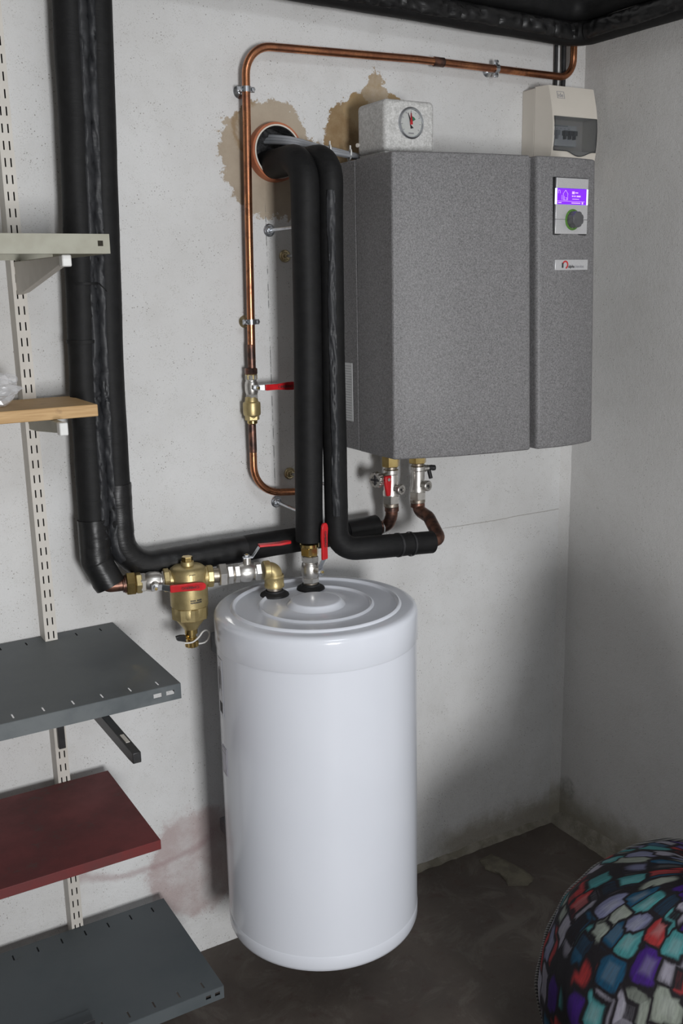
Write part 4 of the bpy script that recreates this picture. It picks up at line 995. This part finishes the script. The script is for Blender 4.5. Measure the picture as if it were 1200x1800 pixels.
# --- two service valves hanging under the boiler
def service_valve(x, y, label, first):
    t = thing('service_valve', label, 'service valve', (x, y, .99), 'service valves under the boiler')
    z1 = UZ0 - .99
    MB().hexn((0, 0, z1 - .045), (0, 0, z1), .0195, rot=.25).build('brass_nut', M['brass_shiny'], t, smooth=20)
    MB().lathe([(.0135, z1 - .052), (.0135, z1 - .044)], (0, 0, 0), (0, 0, 1), 24).build('thread', M['nickel_dull'], t)
    MB().lathe([(.0145, .012), (.0175, .014), (.0178, .022), (.0160, .026), (.0160, .032), (.0150, .036), (.0150, .060), (.0165, .062), (.0165, .070), (.0135, .072), (.0135, z1 - .05)], (0, 0, 0), (0, 0, 1), 28).build('body', M['nickel'], t, smooth=35)
    MB().hexn((0, 0, -.004), (0, 0, .0145), .0190, rot=.45).build('lower_hex', M['nickel'], t, smooth=20)
    MB().lathe([(.015, -.012), (.0165, -.010), (.0165, -.003)], (0, 0, 0), (0, 0, 1), 24).build('collar', M['nickel_dull'], t)
    # slotted stop plug pointing out of the wall
    d = V3((.25, -1, 0)).normalized(); c = V3((0, 0, .030))
    MB().lathe([(.0085, .012), (.0085, .022), (.0115, .023), (.0115, .031), (.0105, .032), (.006, .032), (.006, .029), (.0001, .029)], c, d, 24, (True, True)).build('stop_plug', M['nickel'], t)
    MB().cyl(c + d * .0285, c + d * .0325, .0028, 8).build('plug_spindle', M['ink'], t)
    if first:
        e = V3((-1, -.35, 0)).normalized(); c2 = V3((0, 0, .056))
        MB().lathe([(.0105, .012), (.0105, .030), (.009, .032), (.009, .046)], c2, e, 20).build('drain_port', M['nickel'], t)
        mb = MB(); rr = []
        for h, sc in ((.044, .9), (.0455, 1), (.054, 1), (.056, .92), (.056, .55), (.054, .5)):
            _, a_, b_ = basis(e)
            rr.append([c2 + e * h + (a_ * math.cos(2 * PI * j / 56) + b_ * math.sin(2 * PI * j / 56)) * .0165 * sc * (1 + (.05 if j % 4 < 2 else -.05) * (sc > .85)) for j in range(56)])
        cp = mb.rings(rr).build('knurled_cap', M['nickel'], t, smooth=20)
        _, a_, b_ = basis(e)
        mb = MB()
        for (u, v) in ((a_, b_), (b_, a_)):
            cc = c2 + e * .0542; mb.add([cc + u * s1 * .011 + v * s2 * .0022 + e * s3 for s3 in (0, .0022) for s1, s2 in ((-1, -1), (1, -1), (1, 1), (-1, 1))], [(0, 1, 2, 3), (4, 5, 6, 7), (0, 1, 5, 4), (1, 2, 6, 5), (2, 3, 7, 6), (3, 0, 4, 7)])
        mb.build('cap_cross', M['ink'], cp, smooth=0)
        # red quarter-turn lever on the drain port
        p = c2 + e * .029; fd = V3((.1, -1, 0)).normalized()
        MB().lathe([(.006, .006), (.006, .016)], p, fd, 16).build('lever_boss', M['nickel'], t)
        lv = MB().prism([(-.0085, .008), (.0085, .008), (.0085, -.010), (.0060, -.036), (-.0035, -.036), (-.0085, -.008)], p + fd * .013, V3((1, .1, 0)).normalized(), (0, 0, 1), fd, .0075).build('red_lever', M['red'], t, bevel=.0018)
        MB().cyl(p + fd * .020, p + fd * .0222, .0035, 12).build('lever_screw', M['nickel'], lv)
    else:
        e = V3((1, -.1, 0)).normalized(); c2 = V3((0, 0, .064))
        MB().lathe([(.0085, .010), (.0085, .018), (.007, .020), (.007, .026)], c2, e, 18).build('drain_port', M['nickel'], t)
        lv = MB().cyl(c2 + e * .020, c2 + e * .036, .0062, 14); lv.lathe([(.0055, 0), (.0065, .003), (.006, .008)], c2 + e * .035 + V3((0, 0, -.001)), e, 14)
        lv = lv.build('black_lever', M['black_plastic'], t)
        MB().cyl(c2 + e * .026 + V3((0, -.003, -.004)), c2 + e * .031 + V3((0, -.003, -.023)), .0045, 12).build('lever_tail', M['black_plastic'], lv)
service_valve(-.5915, -.09, 'left service valve under the boiler, with small red lever and knurled cap', True)
service_valve(-.5215, -.09, 'right service valve under the boiler, with small black handle', False)

# --- hanger studs in the wall
def stud(x, z, label, to, gold=False):
    t = thing('wall_stud', label, 'wall stud', (x, 0, z), 'hanger studs behind the insulated pipes'); m = M['zinc_gold'] if gold else M['zinc']
    MB().lathe([(.0125, 0), (.0125, -.002), (.0105, -.0035), (.0085, -.003), (.0065, -.006), (.0045, -.0065)], (0, 0, 0), (0, 1, 0), 24, (True, True)).build('washer', m, t)
    e = V3(to) - V3((x, 0, z)); MB().cyl((0, -.004, 0), e, .0033, 12).build('rod', M['zinc'], t)
    d = e.normalized()
    MB().hexn(d * .006, d * .014, .006).build('nut', m, t, smooth=20)
stud(-.819, 1.558, 'zinc wall stud just below the orange sleeve', (-.819, -.128, 1.558))
stud(-.785, 1.508, 'yellowish wall stud half hidden behind the upper pipes', (-.783, -.152, 1.506), True)
stud(-.790, 1.061, 'yellowish wall stud half hidden behind the lower pipes', (-.786, -.156, 1.061), True)
stud(-.824, 1.004, 'zinc wall stud below the bottom bend of the thin copper pipe', (-.8265, -.129, 1.002))

# ================================================================== WHITE TANK
TC = V3((-.869, -.246, 0)); TR = .1935; Z0, Z1 = .183, .853
T = thing('buffer_tank', 'white cylindrical buffer tank hung on the wall above the floor', 'water tank', (TC.x, TC.y, Z0))
def tl(name, prof, mat=None, n=96, cap=(True, True), par=None, sm=30):
    return MB().lathe(prof, (TC.x, TC.y, 0), (0, 0, 1), n, cap).build(name, mat or M['enamel'], par or T, world=True, smooth=sm)
tl('body', [(TR, Z0 + .036), (TR, Z1 - .064)], cap=(True, True))
tl('bottom_rim', [(TR - .05, Z0), (TR - .012, Z0), (TR - .006, Z0 + .0015), (TR - .002, Z0 + .005), (TR + .0006, Z0 + .012), (TR + .0008, Z0 + .034), (TR, Z0 + .0366), (TR - .003, Z0 + .0366)])
rl = TR + .002
lid = tl('lid', [(TR - .003, Z1 - .0645), (rl - .0006, Z1 - .0645), (rl, Z1 - .063), (rl, Z1 - .012), (rl - .001, Z1 - .008), (rl - .003, Z1 - .0045), (rl - .006, Z1 - .002), (rl - .010, Z1 - .0006), (rl - .014, Z1),
            (.1645, Z1), (.1632, Z1 + .0014), (.1615, Z1 + .0034), (.1595, Z1 + .0042), (.1575, Z1 + .0034), (.1560, Z1 + .0010), (.1545, Z1 - .0008), (.1530, Z1 - .001),
            (.1125, Z1 - .001), (.1112, Z1 + .0004), (.1095, Z1 + .0022), (.1078, Z1 + .0028), (.1060, Z1 + .0020), (.1045, Z1 + .0002), (.1030, Z1 - .0012), (.1010, Z1 - .0015),
            (.0580, Z1 - .0015), (.0565, Z1 - .0008), (.0490, Z1 + .0072), (.0470, Z1 + .0086), (.0440, Z1 + .0090), (.001, Z1 + .0092)], sm=38)
for p in ((TX, TY), (vx, vy)):
    MB().lathe([(.0275, 0), (.029, .002), (.028, .005), (.024, .0075), (.019, .009), (.018, .012), (.0155, .013)], (p[0], p[1], Z1 - .003), (0, 0, 1), 32).build('rubber_grommet', M['rubber'], T, world=True)
def curved(name, a0, a1, z0, z1, mat, par, r=TR + .0004, th=.0004, n=8):
    mb = MB(); rr = []
    P = []
    for k in range(n + 1):
        a = a0 + (a1 - a0) * k / n
        P.append([TC + V3((math.cos(a) * q, math.sin(a) * q, z)) for q, z in ((r, z0), (r + th, z0), (r + th, z1), (r, z1))])
    return mb.rings(P).build(name, mat, par, world=True, smooth=30)
va = math.atan2(-1.826 - TC.y, -1.732 - TC.x)      # direction of the viewer from the tank
L0 = va - 1.325
lab = curved('long_label', L0, L0 + .085 * 1.9, .655, .772, M['paper_clear'], T)
for k in range(9):
    a = L0 + .02 + k * .0135; zt = .765 - .02 * random.random()
    curved('label_print', a, a + .006, .690 + .03 * random.random(), zt, M['ink_grey'], lab, TR + .0008, .0002, 1)
for k in range(8): curved('barcode', L0 + .03 + k * .013, L0 + .036 + k * .013, .662, .684, M['ink'], lab, TR + .0008, .0002, 1)
lab = curved('square_label', L0 + .015, L0 + .175, .535, .592, M['paper_lilac'], T)
for (a, b, c, d) in ((.02, .17, .588, .5895), (.02, .17, .537, .5385), (.165, .17, .537, .589), (.02, .025, .537, .589), (.025, .165, .580, .5812), (.13, .14, .542, .548)):
    curved('label_print', L0 + a, L0 + b, c, d, M['ink_grey'], lab, TR + .0008, .0002, 2)
MB().box(TC.x - .12, TC.x + .12, -.058, 0.0, Z1 - .15, Z1 - .11).box(TC.x - .12, TC.x + .12, -.058, 0.0, Z0 + .1, Z0 + .13).build('wall_bracket', M['zinc'], T, world=True, bevel=.001)

# ================================================================== COLOURFUL BEANBAG
BC = V3((-.50, -.92, .252)); vd = V3((.80, .59, 0)).normalized(); sd = V3((vd.y, -vd.x, 0))   # sd: towards image right
bgt = thing('beanbag', 'padded beanbag in multicoloured painted block print fabric on the floor', 'beanbag', (BC.x, BC.y, 0))
nu, nv = 96, 56
def bag(a, b):
    # a: longitude measured from the viewer side, b: latitude
    cb_, sb = math.cos(b), math.sin(b)
    ex = lambda c, p: math.copysign(abs(c) ** p, c)
    u = ex(cb_, .8) * ex(math.sin(a), .9) * .285; d = -ex(cb_, .8) * ex(math.cos(a), .9) * .235; h = ex(sb, .85) * .262
    up = max(0, h) / .262
    rise = min(1, max(0, (u + .03) / .13)); rise = rise * rise * (3 - 2 * rise)
    h += .42 * rise * up ** .8  # unseen raised back, added so the bag throws shade into the corner
    p = BC + sd * u + vd * d + V3((0, 0, h))
    p += (p - BC).normalized() * (.010 * noise.noise(p * 7) + .005 * noise.noise(p * 19))
    p.z = max(p.z, .002)
    return p
me = bpy.data.meshes.new('cover')
vs = [bag(2 * PI * i / nu, -PI / 2 + PI * j / nv) for j in range(nv + 1) for i in range(nu)]
fs_ = []; uvs = []
for j in range(nv):
    for i in range(nu):
        a = j * nu + i; b = j * nu + (i + 1) % nu
        fs_.append((a, b, b + nu, a + nu)); uvs += [(i / nu * 2.1, j / nv), ((i + 1) / nu * 2.1, j / nv), ((i + 1) / nu * 2.1, (j + 1) / nv), (i / nu * 2.1, (j + 1) / nv)]
me.from_pydata([v - bgt.location for v in vs], [], fs_); me.uv_layers.new(name='UVMap')
me.uv_layers[0].data.foreach_set('uv', [c for u in uvs for c in u])
me.polygons.foreach_set('use_smooth', [True] * len(me.polygons)); me.materials.append(M['patch'])
o = bpy.data.objects.new('cover', me); COL.objects.link(o); o.parent = bgt
seam = [bag(-PI / 2 + .10 - .95 * max(0, b), b) for b in [-.9 + k * .02 for k in range(108)]]
MB().tube([BC + (p - BC) * 1.006 for p in seam], .0034, 8).build('piping', M['cord'], bgt, world=True)
